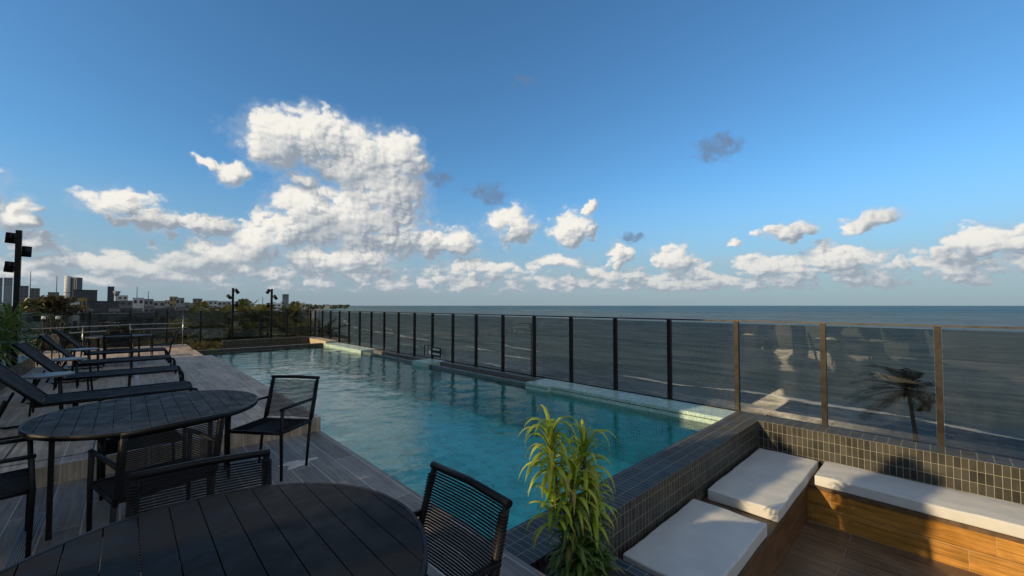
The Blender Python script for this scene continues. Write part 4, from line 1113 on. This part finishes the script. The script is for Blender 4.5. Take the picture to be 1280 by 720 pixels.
# ------------------------------------------------------------------ the town
CM = {}
def cm(c, win=None):
    key = (c, win)
    if key not in CM:
        m, q, o = newmat('facade_paint')
        pos = q.new('ShaderNodeTexCoord').outputs['Object']
        n = q.noise(pos, 0.35, 5.0, 0.65)
        f_ = q.ramp(n, 0.3, 0.7, 0.8, 1.12)
        cc = q.vm('MULTIPLY', q.comb(*c), q.comb(f_, f_, f_)).outputs[0]
        b = q.new('ShaderNodeBsdfPrincipled', inp={'Base Color': cc, 'Roughness': 0.85})
        q.l.new(b.outputs[0], o.inputs[0]); CM[key] = m
    return CM[key]
M_WIN = pbr('town_window', (0.03, 0.035, 0.045), 0.15)
WHT, GRY, DGR, YEL, BEI, PGN = (0.46, 0.46, 0.445), (0.20, 0.215, 0.235), (0.05, 0.053, 0.06), (0.26, 0.18, 0.045), (0.20, 0.165, 0.125), (0.075, 0.09, 0.09)
def house(px0, px1, ytop, zc, col, label, name='house', floors=None, depth=None, cat='building', roofc=None, group=None, parts=True):
    a, b_ = at_pix(px0, ytop, zc), at_pix(px1, ytop, zc)
    c = (a + b_) / 2; H_ = c.z - LAND_Z
    wd = math.hypot(c.x, c.y) * abs(math.atan2(a.x, a.y) - math.atan2(b_.x, b_.y))   # turned to face the terrace
    dep = depth or max(6.0, wd * 0.6)
    ang = math.atan2(-c.x, c.y)
    t = thing(name, label, cat, (c.x, c.y, LAND_Z), ang, group)
    MB().box(-wd/2, wd/2, 0, dep, 0, H_).build('wall', cm(col), t)
    ov = 0.02 * wd
    MB().box(-wd/2 - ov, wd/2 + ov, -ov, dep + ov, H_ + 0.01, H_ + max(0.25, 0.0016 * zc)).build('roof', cm(roofc or tuple(x * 0.8 for x in col)), t)
    if not parts: return t
    nf = floors or max(1, int(H_ / 3.2)); fh = H_ / nf
    nw = max(2, min(9, int(wd / 3.0)))
    for k_ in range(max(0, nf - 4), nf):
        z0 = k_ * fh + fh * 0.35; z1 = k_ * fh + fh * 0.78
        for j in range(nw):
            x0 = -wd/2 + wd * (j + 0.22) / nw; x1 = -wd/2 + wd * (j + 0.78) / nw
            MB().box(x0, x1, -0.06, -0.004, z0, z1).build('window', M_WIN, t)
    return t
T = [
 (28,92,386.5,70,(0.22, 0.22, 0.215),'wide flat pale roofed building just above the far fence at the left','house'),
 (44,80,376,112,BEI,'beige building under the brown crowned tree','house'),
 (79,100,378.5,105,WHT,'long white house left of the yellow block','house'),
 (97,109,373,125,YEL,'bright yellow block at the left skyline','house'),
 (109,150,377,150,DGR,'dark long building right of the yellow block','house'),
 (92,122,363,420,(0.05,0.056,0.066),'dark grey long slab with small roof posts beside the silver tower','apartment_building'),
 (134.5,143,359,520,(0.05,0.055,0.065),'small dark tower standing alone on the skyline','tower_block'),
 (5,16,348,700,GRY,'tall grey tower left of the tall lamp post','tower_block'),
 (-6,3.5,348,720,(0.17,0.18,0.19),'pale grey tower cut by the left edge','tower_block'),
 (24,36,358,500,(0.11,0.12,0.13),'grey apartment block right of the tall lamp post','apartment_building'),
 (38,50,361,460,(0.12,0.12,0.12),'stepped grey block between the lamp post and the silver tower','apartment_building'),
 (147,160,370,330,WHT,'white block right of the water tower','house'),
 (166,180,373,190,WHT,'square white block with a dark roof left of the yellow topped house','house'),
 (180,192,374.5,210,(0.20,0.20,0.22),'grey block with dark windows beside the square white block','house'),
 (191,207,377,230,(0.26,0.25,0.235),'low cream house left of the yellow topped house','house'),
 (212,222,371.5,240,(0.30,0.23,0.10),'yellow topped house in the middle of the town','house'),
 (219.5,230.5,373,205,(0.24,0.24,0.24),'plain pale grey cube house beside the yellow topped house','house'),
 (230,248,379.5,190,(0.22,0.21,0.2),'low pale roofed house right of the grey cube house','house'),
 (241,253,374,420,(0.18,0.18,0.19),'dark roofed block on the skyline left of the left slim lamp post','house'),
 (255,272,376.5,390,WHT,'long white house behind the palm tops left of the left slim lamp post','house'),
 (272,289,377.5,340,(0.33,0.32,0.31),'white house touching the left slim lamp post','house'),
 (293,304,377.5,320,WHT,'bright white house just right of the left slim lamp post','house'),
 (353,361,368.5,1500,(0.16,0.18,0.20),'lone grey tower right of the right slim lamp post','tower_block'),
 (340,352,380,420,(0.55,0.54,0.52),'white house right behind the right slim lamp post','house'),
 (354,367,380.5,700,(0.52,0.52,0.50),'low white house under the lone grey tower','house'),
 (377,389,380.5,900,WHT,'bright white house on the headland near the palms end','house'),
 (404,412,381.2,1800,(0.45,0.45,0.44),'last tiny pale house on the headland','house'),
 (117,164,394,62,PGN,'grey green building seen through the far fence left of the handrail','house'),
 (168,194,392,66,(0.08,0.09,0.105),'blue grey building seen through the far fence above the handrail','house'),
 (198,222,391,74,(0.08,0.09,0.105),'slate grey building seen through the far fence at the handrail end','house'),
 (122,140,377,260,(0.22,0.22,0.21),'small pale house under the small dark tower','house'),
 (150,166,376.5,270,(0.13,0.13,0.125),'brown grey house between the white blocks','house'),
 (206,213,376,300,(0.3,0.29,0.27),'narrow cream house left of the yellow topped house','house'),
 (60,74,366,560,(0.12,0.125,0.135),'grey slab just left of the silver tower','apartment_building'),
]
for (a, b_, yt, zc, col, lab, nm) in T:
    house(a, b_, yt, zc, col, lab, nm)
# silver tower: a round pale shaft joined to a dark slab
a = at_pix(80.5, 345, 640); b_ = at_pix(94.5, 345, 640); wd = (b_ - a).length; c = (a + b_) / 2; H_ = c.z - LAND_Z
t = thing('tower_block', 'tall silver tower with a round pale side and a dark side', 'building', (c.x, c.y, LAND_Z), math.atan2((b_-a).y, (b_-a).x))
MB().disc(-wd * 0.28, wd*.1, 0, H_, wd * 0.22, 32).build('round_shaft', cm((0.55, 0.55, 0.54)), t)
MB().box(-wd * 0.05, wd * 0.5, wd*.12, wd * .6, 0, H_ - 2.0).build('slab', cm((0.10, 0.11, 0.125)), t)
for k_ in range(3):
    MB().box(-wd*.05 + wd*.18*k_ + 0.6, -wd*.05 + wd*.18*k_ + wd*.1, wd*.12 - 0.2, wd*.12 - 0.01, 20, H_ - 4).build('window_strip', M_WIN, t)
MB().disc(-wd * 0.28, wd*.1, H_ * 0.56, H_ * 0.575, wd * 0.225, 32).build('band', cm(DGR), t)
# roof posts on the dark slab; water tower; masts
p_ = at_pix(146, 364, 500); t = thing('water_tower', 'thin pale water tower right of the small dark tower', 'water tower', (p_.x, p_.y, LAND_Z)); hh = p_.z - LAND_Z
MB().disc(0, 0, 0, hh - 6, 1.6, 16).build('shaft', cm(GRY), t); MB().disc(0, 0, hh - 6, hh, 1.7, 16, 3.6).build('tank', cm(GRY), t)
for (px, yt, zc, lab) in ((38.5, 339, 520, 'tall thin antenna mast left of the brown tree'), (71.3, 345, 520, 'thin antenna mast just left of the silver tower'), (171.5, 358, 420, 'thin antenna mast above the square white block'), (185.5, 364, 420, 'short faint antenna mast right of the square white block'), (328.5, 371, 500, 'short antenna mast left of the right slim lamp post')):
    p_ = at_pix(px, yt, zc); hh = p_.z - LAND_Z
    t = thing('antenna_mast', lab, 'antenna', (p_.x, p_.y, LAND_Z))
    MB().tube([(0, 0, 0), (0, 0, hh)], [zc * 0.0011, zc * 0.0006], 5).build('pole', cm(DGR), t)
    mb = MB()
    for k_ in range(3): mb.box(-zc*.0012, zc*.0012, -0.1, 0.1, hh * (0.8 - .1 * k_), hh * (0.8 - .1*k_) + 0.3)
    mb.build('crossbar', cm(DGR), t)
for (px, zc) in ((0, 0),): pass
LOW = [(100,116,388.5,88),(136,150,386,100),(150,166,384.5,128),(166,178,386.5,96),(180,193,384,140),(193,206,385.5,112),(206,218,384,150),(222,236,385,118),(236,250,383.6,170),(30,46,384.5,98),(250,266,383.5,190),(8,24,383.5,110)]
for i, (a, b_, yt, zc) in enumerate(LOW):
    near_ = ('the yellow block', 'the small dark tower', 'the water tower', 'the square white block', 'the grey block with dark windows', 'the low cream house', 'the yellow topped house', 'the grey cube house', 'the low pale roofed house', 'the beige building', 'the left slim lamp post', 'the tall lamp post')[i]
    house(a, b_, yt, zc, ((0.09, 0.09, 0.095), (0.16, 0.155, 0.15), (0.06, 0.062, 0.068))[i % 3], 'low dark roofed house just above the fence rail, below ' + near_, roofc=((0.16, 0.15, 0.14), (0.07, 0.07, 0.075), (0.20, 0.20, 0.20))[i % 3], floors=4)
# far woods along the shore: one mass of clumps
mb = MB(); rr = random.Random(9)
ico = bmesh.new(); bmesh.ops.create_icosphere(ico, subdivisions=1, radius=1.0); iv = [v_.co.copy() for v_ in ico.verts]; ifc = [tuple(v_.index for v_ in f_.verts) for f_ in ico.faces]; ico.free()
def clump(p, s_):
    b = len(mb.v)
    for v_ in iv:
        k_ = rr.uniform(0.65, 1.25); mb.v.append((p.x + v_.x * s_ * k_, p.y + v_.y * s_ * k_, p.z + v_.z * s_ * 0.75 * k_))
    for f_ in ifc: mb.f.append(tuple(b + i for i in f_)); mb.sm.append(False)
for i in range(900):
    px = rr.uniform(-30, 436); zc = math.exp(rr.uniform(math.log(120), math.log(2600)))
    if px > 392: zc = rr.uniform(1500, 3600)
    elif px > 340: zc = max(zc, rr.uniform(300, 1400))
    yt = rr.uniform(379.5, 384) if px < 392 else rr.uniform(379.8, 382.4)
    if zc < 400: yt = max(yt, 382 + 2200 / zc * rr.uniform(.5, 1))
    p_ = at_pix(px, yt, zc); s_ = max(2.0, zc * rr.uniform(0.003, 0.0065))
    p_.z = max(p_.z - s_, LAND_Z + s_ * 0.3)
    clump(p_, s_)
    if p_.z > LAND_Z + s_ * 1.2: mb.tube([(p_.x, p_.y, LAND_Z), (p_.x, p_.y, p_.z)], s_ * 0.12, 4)
ob = mb.build('distant_woods', pbr('far_foliage', (0.032, 0.042, 0.020), 0.9, var=0.5, vscale=0.15)); tag(ob, 'dark mass of far trees along the shore and among the houses', 'woods', None, 'stuff')
